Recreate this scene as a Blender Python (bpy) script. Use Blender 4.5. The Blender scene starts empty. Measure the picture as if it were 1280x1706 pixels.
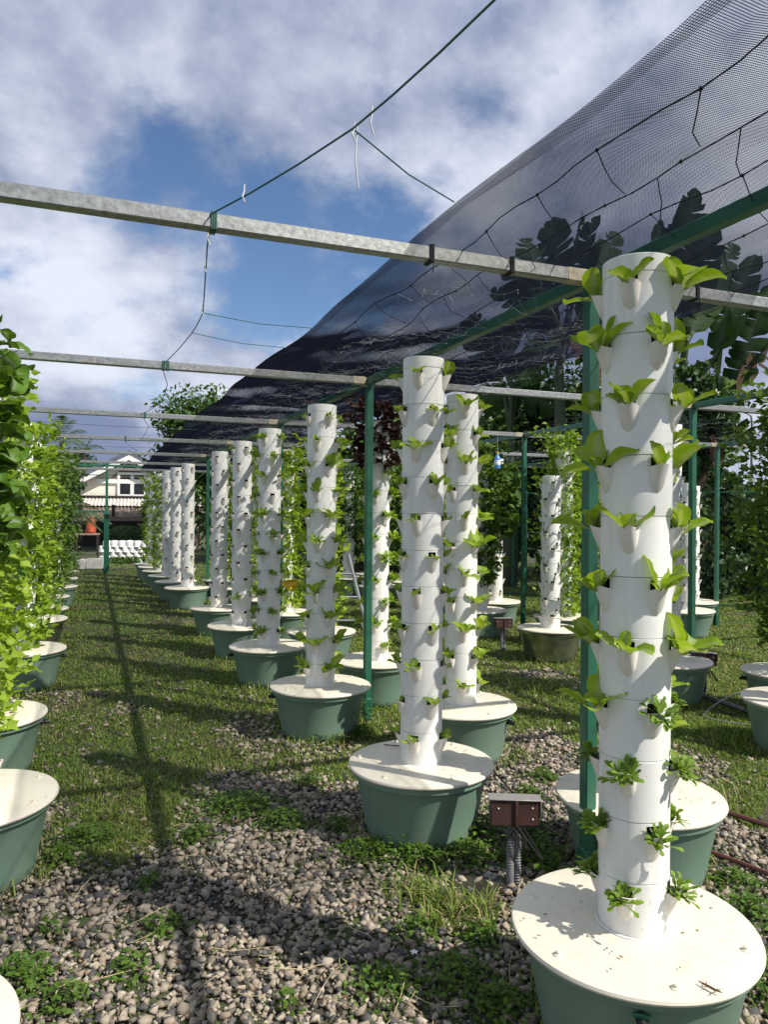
import bpy, math, random
import numpy as np
from mathutils import Vector, Matrix, Euler
R = math.radians
rng = np.random.default_rng(7)
random.seed(11)
scene = bpy.context.scene
COL = scene.collection

# ------------------------------------------------------------------ camera
CAM_H, YAW, PITCH, ROLL, FPX = 1.535, 0.3761, 0.0001, 0.0071, 1237.1
cam_data = bpy.data.cameras.new('camera')
cam = bpy.data.objects.new('camera', cam_data); COL.objects.link(cam)
_F = Vector((math.sin(YAW)*math.cos(PITCH), math.cos(YAW)*math.cos(PITCH), math.sin(PITCH)))
_R0 = Vector((math.cos(YAW), -math.sin(YAW), 0)); _U0 = _R0.cross(_F)
_R = _R0*math.cos(ROLL) + _U0*math.sin(ROLL); _U = -_R0*math.sin(ROLL) + _U0*math.cos(ROLL)
cam.matrix_world = Matrix(((_R.x, _U.x, -_F.x, 0), (_R.y, _U.y, -_F.y, 0), (_R.z, _U.z, -_F.z, CAM_H), (0, 0, 0, 1)))
cam_data.sensor_fit = 'HORIZONTAL'; cam_data.sensor_width = 36.0; cam_data.lens = 36.0*FPX/1280.0
cam_data.clip_start = 0.05; cam_data.clip_end = 2000
scene.camera = cam
def at(px, py, d):      # world point seen at a photo pixel at depth d
    return Vector((0, 0, CAM_H)) + (_F + _R*((px-640)/FPX) + _U*((853-py)/FPX))*d
def gp(px, py, z=0.0):  # world point where a photo pixel meets height z
    v = _F + _R*((px-640)/FPX) + _U*((853-py)/FPX)
    return Vector((0, 0, CAM_H)) + v*((z-CAM_H)/v.z)

# ------------------------------------------------------------------ sun, sky, exposure
SUN = Vector((0.635, -0.736, 1.0)).normalized()
sun_data = bpy.data.lights.new('sun', 'SUN'); sun_data.energy = 5.0; sun_data.angle = R(0.5); sun_data.color = (1, .94, .84)
sun = bpy.data.objects.new('sun', sun_data); COL.objects.link(sun)
sun.rotation_euler = SUN.to_track_quat('Z', 'Y').to_euler(); sun.location = (8, -8, 12)
world = bpy.data.worlds.new('World'); scene.world = world; world.use_nodes = True
def build_world():
    nt = world.node_tree; N = nt.nodes; L = nt.links; N.clear()
    out = N.new('ShaderNodeOutputWorld'); bg = N.new('ShaderNodeBackground'); bg.inputs[1].default_value = 0.1
    sky = N.new('ShaderNodeTexSky'); sky.sky_type = 'NISHITA'; sky.sun_disc = False
    sky.sun_elevation = math.asin(SUN.z); sky.sun_rotation = math.atan2(SUN.x, SUN.y)
    sky.air_density = 1.0; sky.dust_density = .15; sky.ozone_density = 6.0
    tc = N.new('ShaderNodeTexCoord'); sep = N.new('ShaderNodeSeparateXYZ'); L.new(tc.outputs['Generated'], sep.inputs[0])
    def m(op, a, b=None, clamp=False):
        n = N.new('ShaderNodeMath'); n.operation = op; n.use_clamp = clamp
        for i, v in enumerate((a, b)):
            if v is None: continue
            if isinstance(v, (int, float)): n.inputs[i].default_value = v
            else: L.new(v, n.inputs[i])
        return n.outputs[0]
    z = m('ADD', m('MAXIMUM', sep.outputs[2], 0.0), 0.55)
    cx = m('DIVIDE', sep.outputs[0], z); cy = m('DIVIDE', sep.outputs[1], z)
    comb = N.new('ShaderNodeCombineXYZ'); L.new(cx, comb.inputs[0]); L.new(cy, comb.inputs[1]); comb.inputs[2].default_value = CLOUD_SEED
    def noise(scale, detail, rough, dist=0.0, off=(0, 0, 0)):
        mp = N.new('ShaderNodeMapping'); L.new(comb.outputs[0], mp.inputs[0]); mp.inputs['Location'].default_value = off
        n = N.new('ShaderNodeTexNoise'); n.inputs['Scale'].default_value = scale; n.inputs['Detail'].default_value = detail
        n.inputs['Roughness'].default_value = rough; n.inputs['Distortion'].default_value = dist
        L.new(mp.outputs[0], n.inputs['Vector']); return n.outputs[0]
    def ramp(v, a, b, ca=(0, 0, 0, 1), cb=(1, 1, 1, 1)):
        r = N.new('ShaderNodeValToRGB'); r.color_ramp.elements[0].position = a; r.color_ramp.elements[1].position = b
        r.color_ramp.elements[0].color = ca; r.color_ramp.elements[1].color = cb; r.color_ramp.interpolation = 'EASE'
        L.new(v, r.inputs[0]); return r.outputs[0]
    big = noise(*CLOUD_BIG); fine = noise(4.2, 10, .62, .1, (5.2, .4, 0))
    dens = m('ADD', m('MULTIPLY', big, .74), m('MULTIPLY', fine, .26))
    cover = ramp(dens, .40, .49)
    shade = noise(2.2, 8, .52, .15, (3.1, 1.7, 0)); puff = noise(6.0, 9, .62, .1, (1.3, 7.7, 0))
    sh = m('ADD', m('MULTIPLY', shade, .70), m('MULTIPLY', m('ADD', m('MULTIPLY', puff, .6), m('MULTIPLY', dens, .4)), .30))
    cloudcol = ramp(sh, .42, .60, (1.9, 2.35, 3.7, 1), (6.6, 7.0, 8.0, 1))
    mix = N.new('ShaderNodeMixRGB'); L.new(cover, mix.inputs[0]); L.new(sky.outputs[0], mix.inputs[1]); L.new(cloudcol, mix.inputs[2])
    L.new(mix.outputs[0], bg.inputs[0]); L.new(bg.outputs[0], out.inputs[0])
CLOUD_SEED = 4.04; CLOUD_BIG = (1.7, 9, .54, .15)
build_world()
scene.view_settings.view_transform = 'Standard'; scene.view_settings.look = 'None'
scene.view_settings.exposure = 0.3; scene.view_settings.gamma = 1.0; scene.view_settings.use_curve_mapping = False
scene.cycles.transparent_max_bounces = 24; scene.cycles.max_bounces = 8

# ------------------------------------------------------------------ materials
MAT = {}
class NT:
    def __init__(s, name):
        s.m = bpy.data.materials.new(name); s.m.use_nodes = True; s.t = s.m.node_tree; s.N = s.t.nodes; s.L = s.t.links
        s.b = s.N['Principled BSDF']; s.out = s.N['Material Output']; MAT[name] = s.m
    def n(s, t, **k):
        x = s.N.new(t)
        for a, v in k.items(): setattr(x, a, v)
        return x
    def coord(s, which='Object'):
        return s.n('ShaderNodeTexCoord').outputs[which]
    def noise(s, scale, detail=4, rough=.55, vec=None, dist=0):
        n = s.n('ShaderNodeTexNoise'); n.inputs['Scale'].default_value = scale; n.inputs['Detail'].default_value = detail
        n.inputs['Roughness'].default_value = rough; n.inputs['Distortion'].default_value = dist
        s.L.new(vec if vec is not None else s.coord(), n.inputs['Vector']); return n.outputs[0]
    def ramp(s, v, stops):
        r = s.n('ShaderNodeValToRGB'); e = r.color_ramp.elements
        while len(e) < len(stops): e.new(.5)
        for i, (p, c) in enumerate(stops):
            e[i].position = p; e[i].color = (*c, 1) if len(c) == 3 else c
        s.L.new(v, r.inputs[0]); return r.outputs[0]
    def mix(s, f, a, b, blend='MIX'):
        x = s.n('ShaderNodeMixRGB', blend_type=blend)
        for i, v in enumerate((f, a, b)):
            if isinstance(v, (int, float)): x.inputs[i].default_value = v
            elif isinstance(v, tuple): x.inputs[i].default_value = (*v, 1)
            else: s.L.new(v, x.inputs[i])
        return x.outputs[0]
    def math(s, op, a, b=None):
        x = s.n('ShaderNodeMath', operation=op)
        for i, v in enumerate((a, b)):
            if v is None: continue
            if isinstance(v, (int, float)): x.inputs[i].default_value = v
            else: s.L.new(v, x.inputs[i])
        return x.outputs[0]
    def col(s, v):
        if isinstance(v, tuple): s.b.inputs['Base Color'].default_value = (*v, 1)
        else: s.L.new(v, s.b.inputs['Base Color'])
    def bump(s, h, strength=.3, dist=.01):
        b = s.n('ShaderNodeBump'); b.inputs['Strength'].default_value = strength; b.inputs['Distance'].default_value = dist
        s.L.new(h, b.inputs['Height']); s.L.new(b.outputs[0], s.b.inputs['Normal'])
    def set(s, rough=.5, metal=0, spec=None):
        s.b.inputs['Roughness'].default_value = rough; s.b.inputs['Metallic'].default_value = metal
        if spec is not None: s.b.inputs['Specular IOR Level'].default_value = spec
    def translucent(s, colour, f):
        tr = s.n('ShaderNodeBsdfTranslucent'); s.L.new(colour, tr.inputs[0])
        mx = s.n('ShaderNodeMixShader'); mx.inputs[0].default_value = f
        s.L.new(s.b.outputs[0], mx.inputs[1]); s.L.new(tr.outputs[0], mx.inputs[2]); s.L.new(mx.outputs[0], s.out.inputs[0])

def simple(name, c, rough=.5, metal=0, var=.12, scale=8, bump=0, bscale=60):
    t = NT(name); n = t.noise(scale, 5)
    dk = tuple(x*(1-var) for x in c); lt = tuple(min(1, x*(1+var)) for x in c)
    t.col(t.ramp(n, [(.3, dk), (.7, lt)])); t.set(rough, metal)
    if bump: t.bump(t.noise(bscale, 4), bump, .004)
    return t
def dirty_plastic(name, c, dirt, rough, amount=.5, spot=.64):
    t = NT(name); o = t.coord()
    oi = t.n('ShaderNodeObjectInfo'); va = t.n('ShaderNodeVectorMath', operation='ADD'); t.L.new(o, va.inputs[0])
    sc = t.n('ShaderNodeVectorMath', operation='SCALE'); cb = t.n('ShaderNodeCombineXYZ'); t.L.new(oi.outputs['Random'], cb.inputs[0]); t.L.new(oi.outputs['Random'], cb.inputs[2])
    t.L.new(cb.outputs[0], sc.inputs[0]); sc.inputs['Scale'].default_value = 37; t.L.new(sc.outputs[0], va.inputs[1]); v = va.outputs[0]
    soft = t.ramp(t.noise(5, 6, .6, v), [(.38, tuple(x*.93 for x in c)), (.62, c)])
    mp = t.n('ShaderNodeMapping'); t.L.new(v, mp.inputs[0]); mp.inputs['Scale'].default_value = (14, 14, 1.6)
    streak = t.ramp(t.noise(1.5, 5, .6, mp.outputs[0]), [(.55, (0, 0, 0)), (.75, (amount,)*3)])
    c1 = t.mix(streak, soft, dirt)
    specks = t.ramp(t.noise(55, 3, .6, v), [(spot, (0, 0, 0)), (spot+.06, (amount*.9,)*3)])
    t.col(t.mix(specks, c1, tuple(x*.55 for x in dirt)))
    t.set(rough); t.bump(t.noise(30, 3, .5, v), .05, .003)
    return t
dirty_plastic('pvc', (.80, .80, .77), (.56, .53, .43), .32, .5, .69)
dirty_plastic('pocket', (.77, .73, .67), (.58, .53, .45), .45, .4, .68)
dirty_plastic('lid', (.73, .68, .56), (.50, .45, .34), .42, .5, .69)
dirty_plastic('tank', (.175, .275, .21), (.19, .21, .16), .42, .6, .66)
simple('tank_metal', (.30, .32, .26), .22, .85, .5, 7)
simple('soil', (.03, .022, .016), .95, 0, .4, 60)  # soil in the pockets; also colours the shade sleeve inside the pipes
t = simple('galvanised', (.31, .32, .31), .45, .75, .28, 45, .15, 90)
simple('rust', (.40, .35, .26), .7, .3, .35, 30)
simple('green_paint', (.018, .105, .062), .38, 0, .25, 10, .05, 30)
simple('black_cord', (.008, .010, .014), .8)
simple('green_cord', (.015, .10, .08), .7)
simple('white_twine', (.62, .64, .64), .6); simple('net_twine', (.34, .35, .36), .6)
simple('brown_board', (.050, .022, .018), .55, 0, .3, 20)
simple('grey_plastic', (.22, .21, .20), .5, 0, .1, 15)
simple('conduit', (.16, .165, .17), .6, 0, .2, 30)
simple('black_rubber', (.010, .010, .011), .5)
simple('maroon_pipe', (.12, .045, .04), .6, 0, .3, 12)
simple('concrete', (.42, .41, .38), .9, 0, .25, 9, .5, 40)
simple('white_paint', (.80, .80, .78), .6, 0, .05, 4)
simple('cream_wall', (.80, .76, .66), .8, 0, .08, 3)
simple('roof_blue', (.11, .13, .17), .5, 0, .2, 2)
simple('roof_tin_white', (.62, .58, .53), .6, 0, .18, 2.5)
simple('roof_tin_rust', (.16, .12, .09), .75, 0, .35, 3)
simple('dark_glass', (.012, .013, .015), .1)
simple('shade_wood', (.016, .013, .011), .85, 0, .3, 6)  # near-black wood: the shade under the porch is put into the colour
simple('vent_wood', (.28, .20, .15), .8, 0, .2, 9)
simple('orange_bag', (.45, .07, .03), .7, 0, .25, 14)
simple('yellow_plastic', (.75, .48, .03), .45)
simple('blue_plastic', (.10, .28, .62), .35)
simple('aluminium', (.55, .57, .60), .35, .9, .1)
simple('straw', (.40, .33, .18), .8, 0, .3, 20)
simple('bark', (.11, .085, .06), .9, 0, .4, 12, .5, 30)
simple('hill', (.05, .085, .035), .95, 0, .4, .3)
simple('wire', (.18, .19, .19), .5, .6)
simple('paper_white', (.78, .78, .80), .7)
simple('brown_litter', (.14, .075, .035), .85, 0, .4, 30)
simple('petal', (.85, .85, .88), .6)
simple('yellow_petal', (.85, .60, .04), .6)

def leaf_mat(name, dark, light, rough=.45, trans=.35, vein=True, tcol=None, patchy=.5, spec=.3):
    t = NT(name)
    at_ = t.n('ShaderNodeAttribute', attribute_name='tint'); oi = t.n('ShaderNodeObjectInfo')
    f = t.math('FRACT', t.math('ADD', at_.outputs['Fac'], oi.outputs['Random']))
    c = t.ramp(f, [(0, dark), (1, light)])
    nz = t.noise(26, 4, .6)
    c = t.mix(patchy, c, t.ramp(nz, [(.3, tuple(x*.7 for x in dark)), (.75, tuple(min(1, x*1.15) for x in light))]))
    if vein:
        va = t.n('ShaderNodeAttribute', attribute_name='rib')
        c = t.mix(va.outputs['Fac'], c, tuple(min(1, .35*x+.30) for x in light))
    t.col(c); t.set(rough, 0, spec)
    t.bump(nz, .25, .004)
    bright = t.mix(1.0, c, tcol or (1.35, 1.3, .55), 'MULTIPLY')
    t.translucent(bright, trans)
    return t
leaf_mat('leaf_pakchoi', (.18, .31, .018), (.33, .46, .045), .45, .40, True, None, .3, .2)
leaf_mat('leaf_seedling', (.11, .21, .02), (.21, .33, .05), .5, .35, False)
leaf_mat('leaf_butter', (.05, .12, .014), (.13, .24, .03), .5, .28, True, None, .5, .15)
leaf_mat('leaf_light', (.18, .31, .018), (.36, .49, .05), .5, .42, True, None, .35)
leaf_mat('leaf_lime', (.16, .28, .02), (.31, .45, .05), .5, .38, False)
leaf_mat('leaf_olive', (.05, .11, .015), (.13, .21, .03), .5, .3, False)
leaf_mat('leaf_mid', (.035, .09, .015), (.09, .17, .03), .5, .28, False)
leaf_mat('leaf_dark', (.012, .035, .008), (.04, .085, .018), .45, .2, False)
leaf_mat('leaf_vine', (.02, .05, .018), (.06, .12, .035), .35, .2, False)
leaf_mat('leaf_purple', (.022, .010, .010), (.06, .03, .022), .4, .2, False, (1.3, .8, .6))
leaf_mat('leaf_banana', (.016, .045, .012), (.036, .075, .02), .6, .18, True, None, .4, .08)
leaf_mat('leaf_banana_dry', (.05, .028, .018), (.12, .07, .04), .8, .12, True, (1.1, 1, .8))
leaf_mat('leaf_palm', (.05, .085, .03), (.10, .15, .06), .4, .2, False)
leaf_mat('grass', (.06, .12, .015), (.22, .31, .045), .6, .25, False, None, .35)
leaf_mat('grass_dry', (.22, .19, .07), (.36, .31, .14), .7, .2, False, (1.1, 1.05, .8))
leaf_mat('weed', (.05, .11, .014), (.12, .21, .03), .5, .3, False, None, .3)

def stone_mat():
    t = NT('stone')
    a = t.n('ShaderNodeAttribute', attribute_name='tint'); oi = t.n('ShaderNodeObjectInfo')
    f = t.math('FRACT', t.math('ADD', a.outputs['Fac'], oi.outputs['Random']))
    c = t.ramp(f, [(0, (.058, .059, .062)), (.22, (.105, .10, .094)), (.30, (.25, .212, .16)), (.5, (.40, .345, .27)), (.66, (.28, .222, .162)), (.76, (.49, .435, .355)), (.88, (.36, .31, .245)), (1, (.13, .104, .078))])
    n = t.noise(70, 6, .65)
    c = t.mix(.45, c, t.ramp(n, [(.25, (.45, .42, .38)), (.75, (1, 1, .98))]), 'MULTIPLY')
    t.col(c); t.set(.85); t.bump(t.noise(160, 5, .6), .5, .003)
stone_mat()
def ground_mat():
    t = NT('ground'); o = t.coord()
    n1 = t.noise(1.3, 6, .6, o); n2 = t.noise(22, 6, .65, o); n3 = t.noise(90, 4, .6, o)
    soil = t.ramp(n2, [(.25, (.030, .022, .015)), (.55, (.065, .050, .035)), (.8, (.12, .098, .07))])
    green = t.ramp(n3, [(.3, (.03, .055, .012)), (.7, (.075, .12, .025))])
    c = t.mix(t.ramp(n1, [(.42, (0, 0, 0)), (.6, (1, 1, 1))]), soil, green)
    t.col(c); t.set(.95); t.bump(t.mix(.5, n2, n3), .8, .02)
ground_mat()
def net_mat():
    t = NT('shade_net'); uv = t.n('ShaderNodeUVMap').outputs[0]
    sep = t.n('ShaderNodeSeparateXYZ'); t.L.new(uv, sep.inputs[0])
    def lines(v, pitch, duty):
        return t.math('LESS_THAN', t.math('FRACT', t.math('DIVIDE', v, pitch)), duty)
    cover = lines(sep.outputs[0], .0058, NET_LON)
    t.col((.012, .013, .020)); t.set(.6, 0, .2)
    rgb = t.n('ShaderNodeRGB'); rgb.outputs[0].default_value = (.035, .040, .075, 1); t.translucent(rgb.outputs[0], .5)
    tr = t.n('ShaderNodeBsdfTransparent'); mx = t.n('ShaderNodeMixShader')
    t.L.new(cover, mx.inputs[0]); t.L.new(tr.outputs[0], mx.inputs[1]); t.L.new(t.out.inputs[0].links[0].from_socket, mx.inputs[2]); t.L.new(mx.outputs[0], t.out.inputs[0])
NET_LON = .34
net_mat()
def hem_mat():
    t = NT('net_hem'); t.col((.010, .011, .016)); t.set(.6, 0, .2)
    tr = t.n('ShaderNodeBsdfTransparent'); mx = t.n('ShaderNodeMixShader'); mx.inputs[0].default_value = .3
    t.L.new(tr.outputs[0], mx.inputs[1]); t.L.new(t.b.outputs[0], mx.inputs[2]); t.L.new(mx.outputs[0], t.out.inputs[0])
hem_mat()
t = NT('net_thread'); t.col((.012, .013, .020)); t.set(.7, 0, .2); rgb = t.n('ShaderNodeRGB'); rgb.outputs[0].default_value = (.035, .040, .075, 1); t.translucent(rgb.outputs[0], .5)
def water_mat():
    t = NT('puddle'); t.col((.035, .03, .022)); t.set(.06); t.bump(t.noise(12, 2), .05, .004)
water_mat()

# ------------------------------------------------------------------ mesh helpers
class MB:
    def __init__(s): s.v = []; s.f = []; s.mi = []
    def add(s, vs, fs, mi=0):
        o = len(s.v); s.v.extend([tuple(p) for p in vs]); s.f.extend([tuple(i+o for i in f) for f in fs]); s.mi.extend([mi]*len(fs)); return s
    def box(s, c, size, rot=None, mi=0, bev=0.0):
        hx, hy, hz = (x/2 for x in size)
        if bev:
            b = min(bev, hx*.9, hy*.9, hz*.9); vs = []
            for sx in (-1, 1):
                for sy in (-1, 1):
                    for sz in (-1, 1):
                        vs += [Vector((sx*(hx-b), sy*(hy-b), sz*hz)), Vector((sx*(hx-b), sy*hy, sz*(hz-b))), Vector((sx*hx, sy*(hy-b), sz*(hz-b)))]
            import bmesh
            bm = bmesh.new()
            for p in vs: bm.verts.new(p)
            bmesh.ops.convex_hull(bm, input=bm.verts)
            bm.verts.index_update(); vs = [v.co.copy() for v in bm.verts]; fs = [[v.index for v in f.verts] for f in bm.faces]; bm.free()
        else:
            vs = [Vector((x, y, z)) for x in (-hx, hx) for y in (-hy, hy) for z in (-hz, hz)]
            fs = [(0, 1, 3, 2), (4, 6, 7, 5), (0, 4, 5, 1), (2, 3, 7, 6), (0, 2, 6, 4), (1, 5, 7, 3)]
        c = Vector(c)
        if rot is not None: vs = [rot @ v for v in vs]
        return s.add([v+c for v in vs], fs, mi)
    def tube(s, pts, r, n=6, mi=0, cap=True):
        pts = [Vector(p) for p in pts]; vs = []; m = len(pts)
        rr = r if hasattr(r, '__len__') else [r]*m
        up = None
        for i, p in enumerate(pts):
            tdir = (pts[min(i+1, m-1)] - pts[max(i-1, 0)]).normalized()
            if up is None:
                up = Vector((0, 0, 1)) if abs(tdir.z) < .9 else Vector((1, 0, 0))
            a = tdir.cross(up).normalized(); b = a.cross(tdir).normalized(); up = b
            for k in range(n):
                th = 2*math.pi*k/n; vs.append(p + (a*math.cos(th)+b*math.sin(th))*rr[i])
        fs = []
        for i in range(m-1):
            for k in range(n):
                k2 = (k+1) % n; fs.append((i*n+k, i*n+k2, (i+1)*n+k2, (i+1)*n+k))
        if cap: fs.append(tuple(range(n-1, -1, -1))); fs.append(tuple((m-1)*n+k for k in range(n)))
        return s.add(vs, fs, mi)
    def lathe(s, prof, n=32, mi=0, c=(0, 0, 0)):
        vs = []; fs = []
        for r, z in prof:
            for k in range(n):
                th = 2*math.pi*k/n; vs.append((c[0]+r*math.cos(th), c[1]+r*math.sin(th), c[2]+z))
        for i in range(len(prof)-1):
            for k in range(n):
                k2 = (k+1) % n; fs.append((i*n+k, i*n+k2, (i+1)*n+k2, (i+1)*n+k))
        return s.add(vs, fs, mi)
    def mesh(s, name, mats, smooth=True):
        me = bpy.data.meshes.new(name); me.from_pydata(s.v, [], s.f)
        for m in (mats if isinstance(mats, (list, tuple)) else [mats]): me.materials.append(MAT[m])
        if any(s.mi): me.polygons.foreach_set('material_index', s.mi)
        me.update()
        if smooth:
            me.polygons.foreach_set('use_smooth', [True]*len(me.polygons))
            try: me.set_sharp_from_angle(angle=R(38))
            except Exception: pass
        return me
    def obj(s, name, mats, parent=None, loc=(0, 0, 0), rot=(0, 0, 0), smooth=True):
        return link(name, s.mesh(name, mats, smooth), parent, loc, rot)
def link(name, me, parent=None, loc=(0, 0, 0), rot=(0, 0, 0), scale=None):
    o = bpy.data.objects.new(name, me); COL.objects.link(o)
    if parent is not None: o.parent = parent
    o.location = loc; o.rotation_euler = rot
    if scale is not None: o.scale = (scale,)*3 if not hasattr(scale, '__len__') else scale
    return o
def tag(o, label, cat, group=None):
    o['label'] = label; o['category'] = cat
    if group: o['group'] = group
    return o
def kind(o, k): o['kind'] = k; return o
def empty(name, loc=(0, 0, 0), rot=(0, 0, 0)):
    o = bpy.data.objects.new(name, None); COL.objects.link(o); o.location = loc; o.rotation_euler = rot; o.empty_display_size = .05
    return o
def np_mesh(name, V, F, mats, tint=None, smooth=False, rib=None, mi=None):
    """V (n,3) float, F (m,k) int -> mesh"""
    V = np.asarray(V, np.float32); F = np.asarray(F, np.int32); m, k = F.shape
    me = bpy.data.meshes.new(name)
    me.vertices.add(len(V)); me.vertices.foreach_set('co', V.ravel())
    me.loops.add(m*k); me.loops.foreach_set('vertex_index', F.ravel())
    me.polygons.add(m); me.polygons.foreach_set('loop_start', np.arange(0, m*k, k, dtype=np.int32))
    for x in (mats if isinstance(mats, (list, tuple)) else [mats]): me.materials.append(MAT[x])
    if mi is not None: me.polygons.foreach_set('material_index', np.asarray(mi, np.int32))
    if smooth: me.polygons.foreach_set('use_smooth', np.ones(m, bool))
    for nm, arr in (('tint', tint), ('rib', rib)):
        if arr is not None:
            a = me.attributes.new(nm, 'FLOAT', 'POINT'); a.data.foreach_set('value', np.asarray(arr, np.float32))
    me.update(calc_edges=True); me.validate()
    return me

# leaf blades ---------------------------------------------------------
def leaf_arrays(L, W, pet, cup=.25, curl=.5, wave=0.0, round_=1.0, nu=8, nw=4, seed=0, pw=.10):
    """a blade growing along +X from the origin, Z up: petiole then blade; returns verts, quads, rib"""
    r = np.random.default_rng(seed); V = []; rib = []
    ph = r.uniform(0, 6.28, 3)
    ang = 0.0; x = 0.0; z = 0.0; px = 0.0
    for i in range(nu+1):
        u = 1-(1-i/nu)**1.45; s = u*L
        if s < pet: w = W*(pw+.10*(s/pet))
        else:
            q = (s-pet)/(L-pet); e = 2*min(1, q)**(.8/round_)-1; w = W*.5*max(.0, 1-abs(e)**2.3)**.55
            w = max(w, W*pw*(1-q)+W*.02)
        if i: x += (s-px)*math.cos(ang); z += (s-px)*math.sin(ang)
        ang -= curl*(s-px)/L; px = s
        for j in range(nw+1):
            t = (j/nw)*2-1
            wz = cup*w*abs(t)**1.5 + wave*W*math.sin(7*u+ph[0]+3*t)*abs(t) + wave*.7*W*math.sin(15*u+ph[1])*t*t
            wx = wave*.3*W*math.sin(11*u+ph[2])*t
            V.append((x - math.sin(ang)*wz*1.0 + wx, t*w, z + math.cos(ang)*wz))
            rib.append(1.0 if abs(t) < .01 and u < .95 else (.9 if s < pet*.8 else 0.0))
    F = [(i*(nw+1)+j, i*(nw+1)+j+1, (i+1)*(nw+1)+j+1, (i+1)*(nw+1)+j) for i in range(nu) for j in range(nw)]
    return np.array(V), np.array(F), np.array(rib)*.55
def leaf_mesh(name, mat, **k):
    V, F, rib = leaf_arrays(**k)
    return np_mesh(name, V, F, mat, tint=np.zeros(len(V)), rib=rib, smooth=True)
def rotz(a): c, s = math.cos(a), math.sin(a); return np.array([[c, -s, 0], [s, c, 0], [0, 0, 1]])
def roty(a): c, s = math.cos(a), math.sin(a); return np.array([[c, 0, s], [0, 1, 0], [-s, 0, c]])
class Cloud:   # many leaf blades joined
    def __init__(s): s.V = []; s.F = []; s.T = []; s.Rb = []; s.n = 0
    def add(s, V, F, tint, rib=None):
        s.V.append(V); s.F.append(F+s.n); s.T.append(np.full(len(V), tint)); s.Rb.append(rib if rib is not None else np.zeros(len(V))); s.n += len(V)
    def mesh(s, name, mat, smooth=True):
        return np_mesh(name, np.vstack(s.V), np.vstack(s.F), mat, np.concatenate(s.T), smooth, np.concatenate(s.Rb))
def diamonds(C, D, N, L, W, fold=.25, droop=.2):
    """vectorised folded leaves: centres C, direction D, normal N, lengths L, widths W -> V,F (two tris a side folded on the midrib)"""
    n = len(C); D = D/np.linalg.norm(D, axis=1, keepdims=True)
    S = np.cross(N, D); S /= np.linalg.norm(S, axis=1, keepdims=True)+1e-9; U = np.cross(D, S)
    L = L[:, None]; W = W[:, None]
    p0 = C - D*L*.5; p3 = C + D*L*.5 - U*L*droop
    m = C + U*0 - U*L*droop*.3
    p1 = m - D*L*.05 + S*W*.5 + U*W*fold; p2 = m - D*L*.05 - S*W*.5 + U*W*fold
    V = np.stack([p0, p1, p3, p2], 1).reshape(-1, 3); b = np.arange(n)[:, None]*4
    F = np.vstack([b+np.array([[0, 1, 2]]), b+np.array([[0, 2, 3]])])
    return V, F
def rand_dirs(n):
    d = rng.normal(size=(n, 3)); return d/np.linalg.norm(d, axis=1, keepdims=True)

# ------------------------------------------------------------------ the ground
g = MB(); g.add([(-300, -60, 0), (300, -60, 0), (300, 400, 0), (-300, 400, 0)], [(0, 1, 2, 3)])
ground = kind(g.obj('ground', 'ground'), 'structure')
hb = MB()
hp = [(-260, 1.0)]
xs = np.linspace(-260, 300, 60); hs = 3.0 + 2.2*np.sin(xs*.045+1) + 1.5*np.sin(xs*.11) + .6*np.sin(xs*.31)
vs = []
for x, h in zip(xs, hs):
    vs += [(x, 120+.0006*x*x, -.5), (x, 135, h*.7), (x, 150, h)]
fs = []
for i in range(len(xs)-1):
    for j in range(2): fs.append((i*3+j, (i+1)*3+j, (i+1)*3+j+1, i*3+j+1))
hb.add(vs, fs); kind(hb.obj('hills', 'hill'), 'structure')

# tanks known to the ground cover (x, y) filled below
ROW1 = [(1.489, 1.756), (1.489, 3.262), (1.489, 4.956), (1.489, 6.566), (1.489, 7.868), (1.489, 9.339), (1.42, 12.0), (1.36, 13.1), (1.33, 14.3), (1.30, 15.5), (1.28, 16.6), (1.26, 17.6)]
ROW2 = [(2.20, 2.56), (2.172, 4.167), (2.172, 5.65), (2.172, 7.2), (2.172, 8.7), (2.172, 10.2), (2.172, 11.7), (2.172, 13.2)]
ROW3 = [(4.30, 3.50), (4.45, 4.85), (4.49, 6.60), (4.50, 8.15), (4.45, 9.7), (4.40, 11.3), (4.40, 12.9)]
ROW4 = [(5.0, 4.15), (5.15, 7.3), (5.15, 8.88), (5.15, 10.4), (5.15, 12.0), (5.15, 13.6)]
ROW5 = [(6.97, 7.29), (6.95, 8.9)]
ROW6 = [(7.75, 8.0)]
ROWL = [(-.50, 1.95), (-.47, 3.50), (-.58, 4.88), (-.54, 7.1), (-.58, 9.0), (-.60, 9.95), (-.61, 11.25), (-.53, 12.7), (-.55, 14.2), (-.55, 15.7)]
ALLT = np.array(ROW1+ROW2+ROW3+ROW4+ROW5+ROW6+ROWL)
PATCHES = [(400, 1350, .26), (470, 1375, .16), (330, 1400, .12), (140, 1405, .17), (100, 1440, .12), (270, 1555, .10), (30, 1640, .16), (110, 1680, .10), (215, 1625, .09), (640, 1650, .13), (690, 1560, .09), (760, 1640, .16),
           (830, 1690, .14), (600, 1430, .15), (700, 1440, .18), (780, 1430, .17), (860, 1435, .12), (640, 1420, .10), (560, 1385, .10), (250, 1480, .07), (520, 1310, .10), (590, 1230, .16), (620, 1260, .15), (880, 1330, .10), (900, 1300, .12), (1250, 1530, .16),
           (1230, 1480, .12), (1265, 1640, .2), (890, 1420, .14), (800, 1570, .10), (1140, 1410, .10), (80, 1560, .06), (480, 1690, .05)]
PW = [(gp(a, b), r) for a, b, r in PATCHES]
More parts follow.
